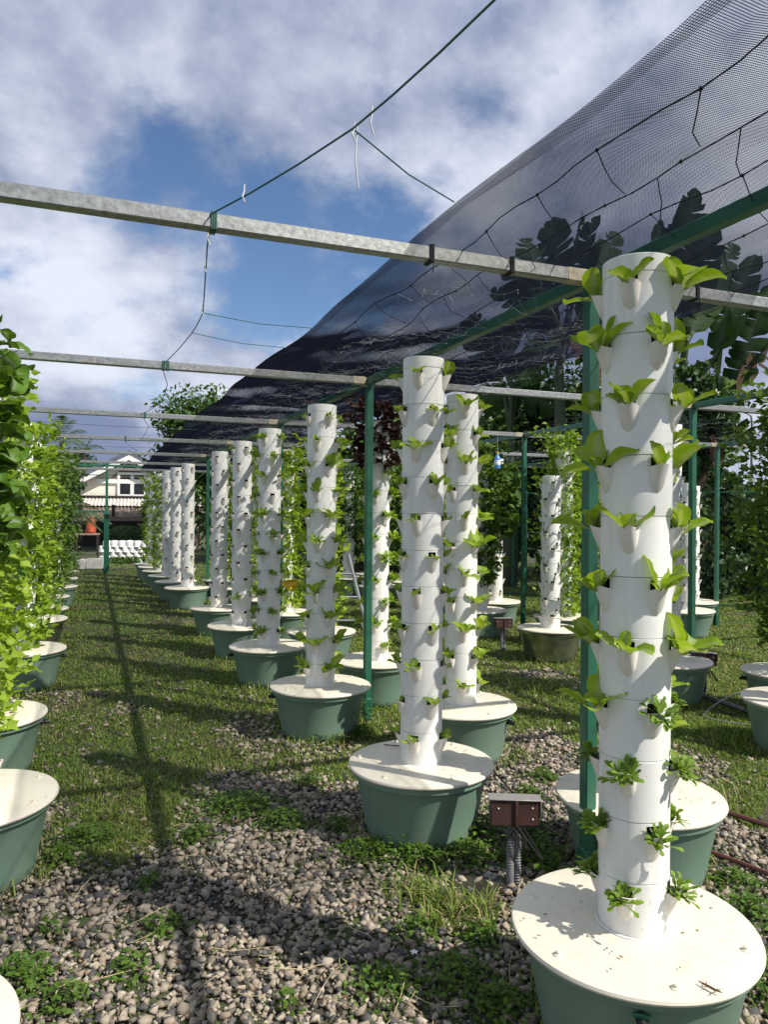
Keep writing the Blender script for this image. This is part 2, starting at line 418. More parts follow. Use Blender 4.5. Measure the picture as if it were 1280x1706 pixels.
def vnoise(x, y, seed, f):
    r = np.random.default_rng(seed); T = r.random((64, 64))
    x = x*f+31.7; y = y*f+17.3; i = np.floor(x).astype(int); j = np.floor(y).astype(int); a = x-i; b = y-j
    a = a*a*(3-2*a); b = b*b*(3-2*b)
    g = lambda p, q: T[p % 64, q % 64]
    return (g(i, j)*(1-a)+g(i+1, j)*a)*(1-b)+(g(i, j+1)*(1-a)+g(i+1, j+1)*a)*b
def gravelness(x, y):
    """1 = bare gravel, 0 = grass"""
    n = vnoise(x, y, 3, 1.6)*.6 + vnoise(x, y, 4, 4.5)*.4
    lim = np.where(x < 1.2, 4.35, 4.5)
    a = np.clip((lim - y)*1.1 + (n-.5)*2.4, 0, 1)
    b = np.clip(1.0 - np.abs(x-.95)/.42 - np.abs(y-5.0)/.75 + (n-.5)*1.6, 0, .5)       # bare strip by the third tank
    c = np.where(x > 3.0, np.clip((n-.62)*3 + np.clip(3.2-y, 0, 1)*.4, 0, .5), 0)
    gr = np.maximum(np.where(x > 3.0, c, a), b)
    gr = np.maximum(gr, np.clip((n-.70)*3.2, 0, .5))
    return gr
def in_view(x, y, margin=80):
    q0 = x*_F.x + y*_F.y; lat = x*_R.x + y*_R.y
    px = 640 + FPX*lat/np.maximum(q0, .05); py = 853 + FPX*CAM_H/np.maximum(q0, .05)
    return (q0 > .6) & (px > -margin) & (px < 1280+margin) & (py < 1706+margin*2)
def off_tanks(x, y, r=.25):
    ok = np.ones(len(x), bool)
    for a, b in ALLT: ok &= (x-a)**2+(y-b)**2 > r*r
    return ok

# gravel: angular stones; the largest in view one by one, the rest joined
def hull(seed, npts):
    import bmesh
    r = np.random.default_rng(seed); P = r.normal(size=(npts, 3)); P /= np.linalg.norm(P, axis=1, keepdims=True)
    P = np.sign(P)*np.abs(P)**.72; P /= np.abs(P).max(); P *= np.array([1.05, r.uniform(.62, .95), r.uniform(.42, .75)])
    bm = bmesh.new()
    for p in P: bm.verts.new(p)
    res = bmesh.ops.convex_hull(bm, input=bm.verts); bmesh.ops.delete(bm, geom=[v for v in bm.verts if not v.link_faces], context='VERTS')
    bmesh.ops.triangulate(bm, faces=bm.faces); bm.verts.index_update()
    V = np.array([v.co[:] for v in bm.verts]); F = np.array([[v.index for v in f.verts] for f in bm.faces]); bm.free(); return V, F
def make_gravel():
    n = 165000
    x = rng.uniform(-1.6, 4.2, n); y = rng.uniform(.6, 6.8, n)
    keep = in_view(x, y) & off_tanks(x, y, .22) & (rng.random(n) < gravelness(x, y)*1.0+.04)
    for p, r in PW: keep &= ((x-p.x)**2+(y-p.y)**2 > (r*.6)**2) | (rng.random(n) < .45)
    x = x[keep]; y = y[keep]; n = len(x)
    fines = rng.random(n) < .33
    size = np.where(fines, rng.uniform(.003, .0065, n), np.clip(rng.lognormal(math.log(.0118), .36, n), .006, .026))
    d = np.hypot(x, y)
    z = size*.25 + np.where(fines, rng.uniform(.0, .008, n), rng.uniform(0, .013, n))
    hulls = [hull(s, 10+s % 4) for s in range(24)]; small = [hull(100+s, 8) for s in range(8)]
    show = size/d * (d > 1.3) * in_view(x, y, -20)
    order = np.argsort(-show); big = order[:300]; rest = order[300:]
    meshes = [np_mesh('stone', w, f, 'stone', tint=np.zeros(len(w))) for w, f in hulls[:14]]
    for i in big:
        link('stone', meshes[i % 14], ground, (x[i], y[i], z[i]), tuple(rng.uniform(-1, 1, 3)*np.array([.4, .4, 3.1])), float(size[i]))
    Vs, Fs, Ts, o = [], [], [], 0
    for isf, lib in ((True, small), (False, hulls)):
        for q, (W, F) in enumerate(lib):
            ids = rest[(rest % len(lib) == q) & (fines[rest] == isf)]
            if len(ids) == 0: continue
            k = len(ids); a = rng.uniform(0, 6.28, k); tl = rng.normal(0, .4, k)
            c, s = np.cos(a), np.sin(a); ct, st = np.cos(tl), np.sin(tl)
            P = np.repeat(W[None], k, 0)*size[ids][:, None, None]
            X = P[..., 0]*ct[:, None] + P[..., 2]*st[:, None]; Z = -P[..., 0]*st[:, None] + P[..., 2]*ct[:, None]; Y = P[..., 1]
            V = np.stack([X*c[:, None]-Y*s[:, None]+x[ids][:, None], X*s[:, None]+Y*c[:, None]+y[ids][:, None], Z+z[ids][:, None]], -1)
            Vs.append(V.reshape(-1, 3)); Fs.append((F[None]+(np.arange(k)*len(W))[:, None, None]).reshape(-1, 3)+o); Ts.append(np.repeat(rng.random(k), len(W))); o += k*len(W)
    FF = np.vstack(Fs)
    kind(link('gravel', np_mesh('gravel', np.vstack(Vs), FF, 'stone', np.concatenate(Ts)), ground), 'stuff')
make_gravel()

# grass: bent blades, one object
def blades(x, y, h, w, lean, z0=0.0):
    n = len(x); a = rng.uniform(0, 6.28, n); dx, dy = np.cos(a), np.sin(a); sx, sy = -dy, dx
    l1 = lean*rng.uniform(.5, 1.3, n)
    P = np.zeros((n, 5, 3))
    P[:, 0] = np.stack([x-sx*w/2, y-sy*w/2, np.full(n, z0)], 1); P[:, 1] = np.stack([x+sx*w/2, y+sy*w/2, np.full(n, z0)], 1)
    mx = x+dx*h*.35*l1; my = y+dy*h*.35*l1
    P[:, 2] = np.stack([mx-sx*w*.45, my-sy*w*.45, h*.6], 1); P[:, 3] = np.stack([mx+sx*w*.45, my+sy*w*.45, h*.6], 1)
    P[:, 4] = np.stack([x+dx*h*1.1*l1, y+dy*h*1.1*l1, h*(1-.45*np.minimum(l1, 1.5)/1.5)], 1)
    b = np.arange(n)[:, None]*5
    F = np.vstack([b+[[0, 1, 3]], b+[[0, 3, 2]], b+[[2, 3, 4]]])
    return P.reshape(-1, 3), F, np.repeat(rng.random(n)*.8, 5)
def make_grass():
    n = 620000
    yy = 1.2*np.exp(rng.random(n)*math.log(26/1.2)); xx = rng.uniform(-1.0, 1.0, n)
    x = yy*.40*0 + rng.uniform(-.14, 1.25, n)*yy - .3; y = yy
    d = x*_F.x + y*_F.y
    keep = in_view(x, y) & off_tanks(x, y, .25) & (y < 24) & (x < 14) & (d < 22)
    x, y, d = x[keep], y[keep], d[keep]
    dens = np.clip(1-gravelness(x, y)*1.25, .012, 1)
    dens *= .45+.75*vnoise(x, y, 9, 2.2)
    keep = rng.random(len(x)) < dens; x, y, d = x[keep], y[keep], d[keep]
    h = rng.uniform(.013, .042, len(x))*(.65+.7*vnoise(x, y, 12, 1.1)); w = np.clip(.0042*d/3.5, .0035, .016)*rng.uniform(.7, 1.3, len(x))
    V, F, T = blades(x, y, h, w, 1.1)
    dry = rng.random(len(x)) < .08 + .16*(vnoise(x, y, 21, 1.7) > .62)
    mi = np.concatenate([dry, dry, dry]).astype(int)
    o = link('grass', np_mesh('grass', V, F, ['grass', 'grass_dry'], T, mi=mi)); kind(o, 'stuff')
    o['label'] = 'short trodden green grass covering the aisles between the towers'
make_grass()
def make_tufts():   # coarse tufts by the puddle and along tank feet
    X, Y, H = [], [], []
    spots = [(700, 1500, .10, 140), (745, 1520, .09, 150), (800, 1530, .07, 90), (735, 1550, .06, 60), (870, 1265, .1, 60), (600, 1215, .12, 120), (560, 1240, .08, 60), (1130, 1130, .15, 90), (900, 1150, .3, 120), (1220, 1230, .2, 90), (1190, 1330, .2, 60)]
    for a, b, r, k in spots:
        p = gp(a, b); X.append(p.x+rng.normal(0, r*.6, k)); Y.append(p.y+rng.normal(0, r*.6, k)); H.append(rng.uniform(.05, .13, k))
    for tx, ty in ALLT:
        if tx*_F.x+ty*_F.y > 9.5: continue
        k = 170; a = rng.uniform(0, 6.28, k); rr = rng.uniform(.27, .36, k)
        X.append(tx+np.cos(a)*rr); Y.append(ty+np.sin(a)*rr); H.append(rng.uniform(.02, .10, k))
    x, y, h = map(np.concatenate, (X, Y, H))
    V, F, T = blades(x, y, h, np.full(len(x), .006), .8)
    dry = rng.random(len(x)) < .22
    kind(link('grass_tufts', np_mesh('grass_tufts', V, F, ['grass', 'grass_dry'], T, mi=np.concatenate([dry]*3).astype(int))), 'stuff')
make_tufts()
def make_weeds():   # low broad-leaved ground cover
    C, S = [], []
    for p, r in PW:
        k = int(1500*r*2.2*max(.25, r*4)); q = rng.normal(0, .45, (k, 2))*r
        C.append(np.stack([p.x+q[:, 0], p.y+q[:, 1], rng.uniform(.015, .075, k)*np.exp(-(q**2).sum(1)/(r*r*.6))+.012], 1)); S.append(rng.uniform(.014, .034, k))
    for tx, ty in ALLT[:14]:
        k = 120; a = rng.uniform(0, 6.28, k); rr = rng.uniform(.26, .42, k)
        C.append(np.stack([tx+np.cos(a)*rr, ty+np.sin(a)*rr, rng.uniform(.01, .07, k)], 1)); S.append(rng.uniform(.012, .03, k))
    # taller leafy weeds near the socket post and the second tank
    for px, py, r, k, hh in [(880, 1400, .11, 170, .16), (800, 1400, .12, 150, .12), (690, 1420, .1, 70, .10), (930, 1470, .08, 90, .10), (600, 1225, .14, 160, .2), (780, 1395, .07, 60, .16), (905, 1440, .08, 80, .14)]:
        p = gp(px, py); q = rng.normal(0, .5, (k, 2))*r
        C.append(np.stack([p.x+q[:, 0], p.y+q[:, 1], rng.uniform(.02, hh, k)], 1)); S.append(rng.uniform(.022, .045, k))
    k = 5000; x = rng.uniform(-1, 4, k); y = rng.uniform(1.6, 9, k); ok = in_view(x, y) & off_tanks(x, y, .25); x, y = x[ok], y[ok]
    C.append(np.stack([x, y, rng.uniform(.012, .03, len(x))], 1)); S.append(rng.uniform(.010, .022, len(x)))
    C = np.vstack(C); S = np.concatenate(S); n = len(C)
    D = rand_dirs(n); D[:, 2] = D[:, 2]*.35+.1; N = rand_dirs(n)*.45+np.array([0, 0, 1])
    V, F = diamonds(C, D, N, S, S*.62, .12, .2)
    o = kind(link('ground_weeds', np_mesh('ground_weeds', V, F, 'weed', np.repeat(rng.random(n)*.9, 4))), 'stuff')
    o['label'] = 'low leafy weeds creeping through the gravel and round the tanks'
make_weeds()
def make_straw():
    b = MB()
    for k in range(90):
        if k < 60: p = gp(rng.uniform(0, 900), rng.uniform(1330, 1706))
        else: p = Vector((rng.uniform(0, 3), rng.uniform(3, 6), 0))
        a = rng.uniform(0, 6.28); L = rng.uniform(.05, .26); c = rng.normal(0, .5)
        pts = [p+Vector((math.cos(a+c*t)*L*t, math.sin(a+c*t)*L*t, .03+.01*math.sin(t*5+k))) for t in (0, .3, .65, 1)]
        b.tube(pts, [.0014, .0016, .0013, .0006], 4)
    kind(b.obj('dry_straw', 'straw'), 'stuff')
    n = 420; x = rng.uniform(-.8, 4, n); y = rng.uniform(1.3, 7, n); ok = in_view(x, y) & off_tanks(x, y, .3); x, y = x[ok], y[ok]; n = len(x)
    D = rand_dirs(n); D[:, 2] *= .2; L = rng.uniform(.012, .045, n); V, F = diamonds(np.stack([x, y, rng.uniform(.02, .034, n)], 1), D, rand_dirs(n)*.4+np.array([0, 0, 1]), L, L*rng.uniform(.25, .55, n), .2, .1)
    kind(link('dead_leaf_litter', np_mesh('dead_leaf_litter', V, F, 'brown_litter')), 'stuff')
make_straw()
p = gp(795, 1478); pb = MB()
k = 22; ring = [(p.x+(.13+.03*math.sin(3*i))*math.cos(2*math.pi*i/k), p.y+(.10+.03*math.sin(2*i+1))*math.sin(2*math.pi*i/k), .020) for i in range(k)]
pb.add(ring, [tuple(range(k))])
kind(pb.obj('water', 'puddle'), 'structure')

# ------------------------------------------------------------------ planter towers
LID_Z, SEG, BASE_H, COLLAR, PR = .34, .1722, .155, .052, .100
def tank_mesh(mat):
    b = MB(); b.lathe([(.001, 0), (.225, 0), (.246, .006), (.258, .022), (.266, .06), (.312, .285), (.316, .292), (.331, .294), (.333, .300), (.333, .318), (.30, .320)], 56); return b.mesh('tank', mat)
TANK = {m: tank_mesh(m) for m in ('tank', 'tank_metal')}
b = MB(); b.lathe([(.10, .3195), (.340, .3195), (.347, .3225), (.350, .329), (.347, .3365), (.338, .3395), (.20, .342), (.103, .343)], 64); LID = b.mesh('lid', 'lid')
b = MB(); b.lathe([(.001, .012), (.006, .012), (.007, .010), (.007, .004), (.013, .003), (.014, 0)], 12); BOLT = b.mesh('bolt', 'lid')
POCK_TOP = SEG-.036
def segment_mesh(holes, pockets_in):
    n = 64; b = MB(); r = PR
    zs = [0, .0022, .010, POCK_TOP-.028, POCK_TOP-.004, POCK_TOP+.010, SEG-.008, SEG-.0015, SEG]
    rs = [r-.0045, r, r, r, r, r, r, r, r-.0035]
    vs = [(rr*math.cos(2*math.pi*k/n), rr*math.sin(2*math.pi*k/n), z) for z, rr in zip(zs, rs) for k in range(n)]
    fs = []
    for i in range(len(zs)-1):
        for k in range(n):
            mid = (k+.5)*360/n; hit = any(abs((mid-a+180) % 360-180) < 11.5 for a in holes)
            if hit and 3 <= i <= 5:
                if not (i == 5 and any(abs((mid-a+180) % 360-180) > 9 for a in holes if abs((mid-a+180) % 360-180) < 11.5)): continue
            k2 = (k+1) % n; fs.append((i*n+k, i*n+k2, (i+1)*n+k2, (i+1)*n+k))
    b.add(vs, fs)
    if pockets_in:
        for a in holes: pocket(b, R(a), 1, 2)
    # added dark sleeve behind the openings, standing in for the shade inside the pipe
    b.lathe([(r-.018, .004), (r-.018, SEG-.004)], 24, 2 if pockets_in else 1)
    return b
def pocket(b, ang, mi=0, mdark=1):
    """half-cone cup standing out from the pipe, mouth at POCK_TOP"""
    nr, ns = 8, 12; ca, sa = math.cos(ang), math.sin(ang)
    def P(out, side, z): return (out*ca-side*sa, out*sa+side*ca, z)
    H = .072; vs = []; vi = []
    for i in range(nr+1):
        t = i/nr; z = POCK_TOP - H*(1-t); prot = .003+.036*t**.85; w = (.019+.010*t)*min(1, (t/.30+.02))**.5
        for j in range(ns+1):
            th = math.pi*(j/ns) - math.pi/2
            side = w*math.sin(th); out = math.sqrt(max(0, PR*PR-side*side)) - .003 + prot*max(0, math.cos(th))**.75
            zz = z + (.010*t)*math.cos(th)
            vs.append(P(out, side, zz))
            f = .86; vi.append(P(math.sqrt(max(0, PR*PR-side*side)) - .003 + (prot-.004)*max(0, math.cos(th))**.75, side*.9, zz))
    fs = [(i*(ns+1)+j, i*(ns+1)+j+1, (i+1)*(ns+1)+j+1, (i+1)*(ns+1)+j) for i in range(nr) for j in range(ns)]
    o = len(vs); top = nr*(ns+1)
    allv = vs+vi
    fs += [(top+j, top+j+1, o+top+j+1, o+top+j) for j in range(ns)]
    fs += [(o+i*(ns+1)+j+1, o+i*(ns+1)+j, o+(i+1)*(ns+1)+j, o+(i+1)*(ns+1)+j+1) for i in range(nr-3, nr) for j in range(ns)]
    b.add(allv, fs, mi)
    lev = nr-2; b.add(vi[lev*(ns+1):(lev+1)*(ns+1)], [tuple(range(ns+1))], mdark)
HA = (0, 90, 180, 270); HB = (45, 135, 225, 315)
SEG_NEAR = {h: segment_mesh(h, False).mesh('pipe_segment', ['pvc', 'soil']) for h in (HA, HB)}  # soil slot here only darkens the added shade sleeve
SEG_FAR = {h: segment_mesh(h, True).mesh('pipe_segment', ['pvc', 'pocket', 'soil']) for h in (HA, HB)}
b = MB(); pocket(b, 0); POCKET = b.mesh('pocket', ['pocket', 'soil'])
b = MB(); b.lathe([(PR+.006, -.002), (PR+.006, .003), (PR+.0005, .006)], 48); BASEP = b.mesh('base_ring', 'pvc')
b = MB(); b.lathe([(PR-.0035, 0), (PR, .003), (PR, COLLAR-.002), (PR-.002, COLLAR), (PR-.006, COLLAR), (PR-.006, COLLAR-.02), (.001, COLLAR-.02)], 48); COLL = b.mesh('collar', 'pvc')
def ordw(k, n):
    up = ['lowest', 'second lowest', 'third lowest', 'fourth lowest', 'fifth lowest', 'sixth lowest']
    dn = ['topmost', 'second highest', 'third highest', 'fourth highest', 'fifth highest', 'sixth highest']
    return up[k] if k < (n+1)//2 else dn[n-1-k]

# plant meshes
PAK = [leaf_mesh('leaf', 'leaf_pakchoi', L=.108, W=.066, pet=.034, cup=c, curl=cu, wave=w, round_=1.1, seed=s) for s, (c, cu, w) in enumerate([(.35, .55, .06), (.25, .25, .07), (.45, .8, .06), (.3, .05, .08), (.5, .4, .05)])]
LET = [leaf_mesh('leaf', 'leaf_light', L=.13, W=.085, pet=.035, cup=.3, curl=.8+.3*s, wave=.13, round_=1.0, nu=10, nw=6, seed=20+s) for s in range(5)]
BUT = [leaf_mesh('leaf', 'leaf_butter', L=.135, W=.115, pet=.02, cup=.4, curl=.6+.3*s, wave=.07, round_=.95, nu=9, nw=6, seed=40+s) for s in range(5)]
def seedling_mesh(seed, n=22, mat='leaf_seedling', hmin=.03, hmax=.075, leaf=.02):
    r = np.random.default_rng(seed); c = Cloud()
    for i in range(n):
        L = r.uniform(hmin, hmax); V, F, rb = leaf_arrays(L+leaf, leaf*.75, L, .2, r.uniform(.3, 1.2), .05, 1, 7, 2, seed*100+i, .07)
        V = V@roty(-r.uniform(.45, 1.5)).T@rotz(r.uniform(0, 6.28)).T + r.normal(0, .007, 3)*np.array([1, 1, .2])
        c.add(V, F, r.random()*.8)
    return c.mesh('seedling', mat)
SEEDL = [seedling_mesh(s, 46, 'leaf_seedling', .018, .058, .024) for s in range(5)]
SPROUT = [seedling_mesh(60+s, 9, 'leaf_pakchoi', .02, .05, .026) for s in range(5)]
FRILL = [seedling_mesh(80+s, 30, 'leaf_lime', .03, .09, .04) for s in range(4)]
THIN = [seedling_mesh(90+s, 8, 'leaf_mid', .05, .14, .03) for s in range(4)]

TOWERS = {}
def tower(key, xy, phi, label, group, rings=11, near=False, tank='tank', tilt=(0, 0), bolts=6):
    x, y = xy; base = math.atan2(-y, -x) + R(phi)
    root = empty('planter_tower', (x, y, 0), (R(tilt[0]), R(tilt[1]), base)); tag(root, label, 'planter tower', group)
    link('tank', TANK[tank], root, rot=(0, 0, random.uniform(0, 6)))
    lid = link('lid', LID, root, rot=(R(random.uniform(-.6, .6)), R(random.uniform(-.6, .6)), random.uniform(0, 6)))
    if near:
        for k in range(bolts): link('bolt', BOLT, lid, (.30*math.cos(k*2*math.pi/bolts), .30*math.sin(k*2*math.pi/bolts), .340))
    link('base_ring', BASEP, root, (0, 0, LID_Z))
    for k in range(rings):      # pocket mouths sit just below the upper seam of each piece
        hol = HB if k % 2 else HA
        s = link('pipe_segment', (SEG_NEAR if near else SEG_FAR)[hol], root, (random.uniform(-.0009, .0009), random.uniform(-.0009, .0009), LID_Z+BASE_H+SEG*(k-1)), (R(random.uniform(-.25, .25)), R(random.uniform(-.25, .25)), R(random.uniform(-2, 2))))
        if near:
            for a in hol: link('pocket', POCKET, s, rot=(0, 0, R(a)))
    link('collar', COLL, root, (0, 0, LID_Z+BASE_H+SEG*(rings-1)))
    TOWERS[key] = dict(root=root, x=x, y=y, base=base, rings=rings, cam=math.atan2(-y, -x))
    return TOWERS[key]
def pocket_slots(T):
    for k in range(T['rings']):
        z = LID_Z+BASE_H+SEG*(k-1)+POCK_TOP
        for a in (HB if k % 2 else HA):
            ang = T['base']+R(a); rel = (math.degrees(ang-T['cam'])+180) % 360-180
            yield k, ang, rel, Vector((T['x']+(PR+.020)*math.cos(ang), T['y']+(PR+.020)*math.sin(ang), z-.012))
def side_word(rel):
    if abs(rel) <= 28: return 'front'
    if abs(rel) > 118: return 'far right side' if rel > 0 else 'far left side'
    if abs(rel) > 66: return 'right side' if rel > 0 else 'left side'
    return 'front right' if rel > 0 else 'front left'
def leafy_plant(name, label, cat, group, p, ang, meshes, n, size, spread=(.45, 1.35), tiltv=.2):
    root = empty(name, p, (0, tiltv, ang)); tag(root, label, cat, group); a0 = random.uniform(0, 6.28)
    for i in range(n):
        inner = i >= n-2; el = random.uniform(.9, 1.35) if inner else random.uniform(*spread)
        sc = size*(random.uniform(.45, .65) if inner else random.uniform(.8, 1.12))
        link('leaf', random.choice(meshes), root, (0, 0, 0), (random.uniform(-.3, .3), -el, a0+i*2.4+random.uniform(-.3, .3)), (sc, sc*random.uniform(.85, 1.1), sc))
    return root
def tiny_plant(name, label, cat, group, p, ang, meshes, size):
    return tag(link(name, random.choice(meshes), None, p, (0, .45, ang+0), size), label, cat, group)

# ------------------------------------------------------------------ the steel frame
YB = [2.50, 5.087, 7.823, 10.45, 13.1, 15.75, 18.4]
XP = [-.95, 1.887, 4.93, 8.02]
BZ, BW = 2.488, .050
def beam(parent, name, p, q, w, h, mat):
    p, q = Vector(p), Vector(q); d = q-p; L = d.length
    m = MB(); m.box((0, 0, 0), (L, w, h), bev=.004); o = m.obj(name, mat, parent, (p+q)/2, (0, 0, math.atan2(d.y, d.x))); return o
frame = empty('pergola_frame', (1.887, 5.087, 0)); tag(frame, 'green post and galvanised beam steel frame spanning all the tower rows', 'frame')
fo = Vector((1.887, 5.087, 0))
def fbeam(name, p, q, w, h, mat): return beam(frame, name, Vector(p)-fo, Vector(q)-fo, w, h, mat)
for xi, x in enumerate(XP):
    for yi, y in enumerate(YB):
        if xi == 0 and yi == 0: continue
        m = MB(); m.box((0, 0, (BZ-BW/2-.004)/2), (BW, BW, BZ-BW/2-.004), bev=.004); po = m.obj('post', 'green_paint', frame, (x-fo.x, y-fo.y, 0))
        m = MB(); m.box((0, 0, .09), (BW+.012, BW+.012, .18), bev=.004); m.obj('post_sleeve', 'green_paint', po)
    fbeam('long_beam', (x, -2.2 if xi in (0, 1) else 2.0, BZ), (x, 19.0, BZ), BW, BW, 'green_paint')
for yi, y in enumerate(YB):
    for xi in range(len(XP)):
        x0 = XP[xi]+BW/2+.001; x1 = XP[xi+1]-BW/2-.001 if xi+1 < len(XP) else XP[xi]+2.8
        if yi == 0 and xi >= 2: continue
        o = fbeam('cross_beam', (x0, y, BZ), (x1, y, BZ), BW, BW, 'galvanised' if yi < 7 else 'green_paint')
        if yi < 7:
            L = x1-x0
            for sx in ((L/2-.055), -(L/2-.055)):
                m = MB(); m.box((sx, 0, 0), (.10, BW+.004, BW+.004), bev=.004); m.obj('end_sleeve', 'rust' if sx > 0 else 'galvanised', o)
fbeam('cross_beam', (XP[0]-2.9, 2.5, BZ), (XP[0]-.03, 2.5, BZ), BW, BW, 'galvanised')
# the gate post at the end of the aisle with its rails
ep = gp(177, 955)
ef = empty('end_post', ep); tag(ef, 'slim green end post with a thicker foot standing before the house', 'post')
m = MB(); m.box((0, 0, 1.35), (.06, .06, 2.7), bev=.004); m.obj('post', 'green_paint', ef)
m = MB(); m.box((0, 0, .75), (.12, .12, 1.5), bev=.006); m.obj('foot_sleeve', 'green_paint', ef)
for z, x0, x1 in ((2.62, -1.9, 4.0), (1.50, -1.4, -.06)):
    m = MB(); m.box(((x0+x1)/2, .06, z), (x1-x0, .05, .05), bev=.003); m.obj('rail', 'green_paint', ef)

# ------------------------------------------------------------------ shade net over the double row
NZ = BZ+BW/2+.012
EDGE = [(-2.5, 1.08), (1.1, 1.09), (2.5, 1.08), (3.7, 1.12), (5.087, 1.05), (6.5, 1.07), (7.82, 1.0), (10.45, 1.0), (13.1, 1.02), (15.75, 1.06), (19.5, 1.1)]
def edge_x(y):
    ws = [(math.exp(-((y-a)/1.1)**2)+1e-9, b) for a, b in EDGE]; return sum(w*b for w, b in ws)/sum(w for w, _ in ws)
def net_shape(u, y):     # u 0..1 across, returns x, z
    e = edge_x(y); r = 2.80 - .04*math.sin(y*1.1) - .006*y*.5
    x = e + (r-e)*u
    yb = min(YB+[-.2, -2.8], key=lambda q: abs(q-y)); db = min(abs(y-yb)/1.33, 1)
    sag = .026*db*db*(1.6*abs(u-.46)**1.2) + .010*math.sin(y*5+u*7)*db + .018*math.sin(u*13+y*.8)*db*abs(u-.46) + .006*math.sin(y*3.7+u*21)*math.sin(u*9-y*1.9)*db + .004*math.sin(y*13+u*4)*math.sin(u*31)*db
    bill = .014*math.sin(y*2.3+.6)*max(0, 1-u/.22)*db
    lift = .012 if abs(x-1.887) > .05 else .012
    return x, NZ + lift - sag + bill
def make_net():
    nu, ny = 60, 270; y0, y1 = .92, 19.0; V = []; UV = []
    for j in range(ny+1):
        y = y0+(y1-y0)*j/ny
        for i in range(nu+1):
            x, z = net_shape(i/nu, y); V.append((x, y, z)); UV.append((i/nu*1.76+.004*math.sin(y*9), y+.012*math.sin(i*.35+y*2)))
    F = [(j*(nu+1)+i, j*(nu+1)+i+1, (j+1)*(nu+1)+i+1, (j+1)*(nu+1)+i) for j in range(ny) for i in range(nu)]
    root = empty('shade_net', (1.9, 6, NZ)); tag(root, 'dark blue-black shade cloth stretched over the right-hand double row', 'shade net')
    def put(name, V, F, UV, mat='shade_net'):
        me = bpy.data.meshes.new(name); me.from_pydata([(x-1.9, y-6, z-NZ) for x, y, z in V], [], F); me.materials.append(MAT[mat])
        ul = me.uv_layers.new(name='UVMap'); li = np.zeros(len(me.loops), np.int32); me.loops.foreach_get('vertex_index', li)
        ul.data.foreach_set('uv', np.array(UV, np.float32)[li].ravel()); me.polygons.foreach_set('use_smooth', [True]*len(me.polygons)); return link(name, me, root)
    put('cloth', V, F, UV)
    # the cross threads stand proud of the sheet: tapes leant to pass the sun yet look dense from below
    Y = np.concatenate([np.arange(.925, 7, .0066), np.arange(7, 19, .0132)]); hh = np.where(Y < 7, .0013, .0015); ns = 15
    cols = []
    for i in range(ns):
        yy = np.linspace(.9, 19.05, 700); xz = np.array([net_shape(i/(ns-1), q) for q in yy]); cols.append((np.interp(Y, yy, xz[:, 0]), np.interp(Y, yy, xz[:, 1])))
    X = np.stack([c[0] for c in cols], 1); Z = np.stack([c[1] for c in cols], 1); YY = np.repeat(Y[:, None], ns, 1)+.003*np.sin(X*19+Y[:, None]*3)
    TV = np.stack([np.stack([X, YY, Z], -1), np.stack([X, YY+hh[:, None]*.6, Z-hh[:, None]], -1)], 2).reshape(-1, 3)-np.array([1.9, 6, NZ])
    b0 = (np.arange(len(Y))[:, None]*ns+np.arange(ns-1)[None])*2; b0 = b0.ravel()[:, None]
    kind(link('threads', np_mesh('threads', TV, np.hstack([b0, b0+1, b0+3, b0+2]), 'net_thread'), root), 'stuff')
    for side in (0, 1):   # folded hem
        HV, HU, HF = [], [], []
        for j in range(ny+1):
            y = y0+(y1-y0)*j/ny
            for i in range(4):
                u = (i/3*.022) if side == 0 else 1-(i/3*.02)
                x, z = net_shape(u, y); HV.append((x, y, z-.010-.012*math.sin(i/3*3.14)-.006*math.sin(y*7+i))); HU.append((i*.03+.0015, y+.003))
        HF = [(j*4+i, j*4+i+1, (j+1)*4+i+1, (j+1)*4+i) for j in range(ny) for i in range(3)]
        put('hem', HV, HF, HU, 'net_hem')
make_net()
# support cords below the cloth with knots and links
def under(x, y, dz=.03):
    e = edge_x(y); u = min(1, max(0, (x-e)/(2.78-e))); return net_shape(u, y)[1]-dz
CX = [1.26, 1.50, 1.72, 2.12, 2.40, 2.64]
cw = ['leftmost', 'second from the left', 'third from the left', 'third from the right', 'second from the right', 'rightmost']
for ci, cx in enumerate(CX):
    root = empty('net_cord', (cx, 2.5, BZ)); tag(root, 'knotted black cord under the shade cloth, '+cw[ci]+' of six', 'cord', 'cords under the shade cloth')
    m = MB(); pts = []; y = .95; knots = []
    while y < 16:
        yb = min(YB+[-.1], key=lambda q: abs(q-y)); db = min(abs(y-yb)/1.33, 1)
        x = cx + .02*math.sin(y*3.1+ci*2) + .012*math.sin(y*11+ci); z = under(x, y, .018) - .012*db - .006*abs(math.sin(y*9+ci))
        pts.append((x-cx, y-2.5, z-BZ)); knots.append((x-cx, y-2.5, z-BZ)); y += .11
    m.tube(pts, .0025, 4); m.obj('strand', 'black_cord', root)
    m = MB()
    for k, q in enumerate(knots[::3]):
        m.lathe([(.0005, -.006), (.0042, -.004), (.0058, 0), (.0042, .004), (.0005, .006)], 6, c=q)
    kind(m.obj('knots', 'black_cord', root), 'stuff')
    if ci < 5:
        m = MB(); nx = CX[ci+1]
        for k in range(ci % 2, len(knots)-4, 3):
            a = Vector(knots[k]); b_ = Vector(knots[k+2]) + Vector((nx-cx, 0, 0)); b_.z = under(nx, b_.y+2.5, .036)-BZ
            mid = (a+b_)/2 + Vector((0, random.uniform(-.03, .03), -random.uniform(.01, .03)))
            m.tube([a, (a+mid)/2+Vector((0, 0, -.006)), mid, (mid+b_)/2, b_], .0017, 4)
        kind(m.obj('links', 'black_cord', root), 'stuff')
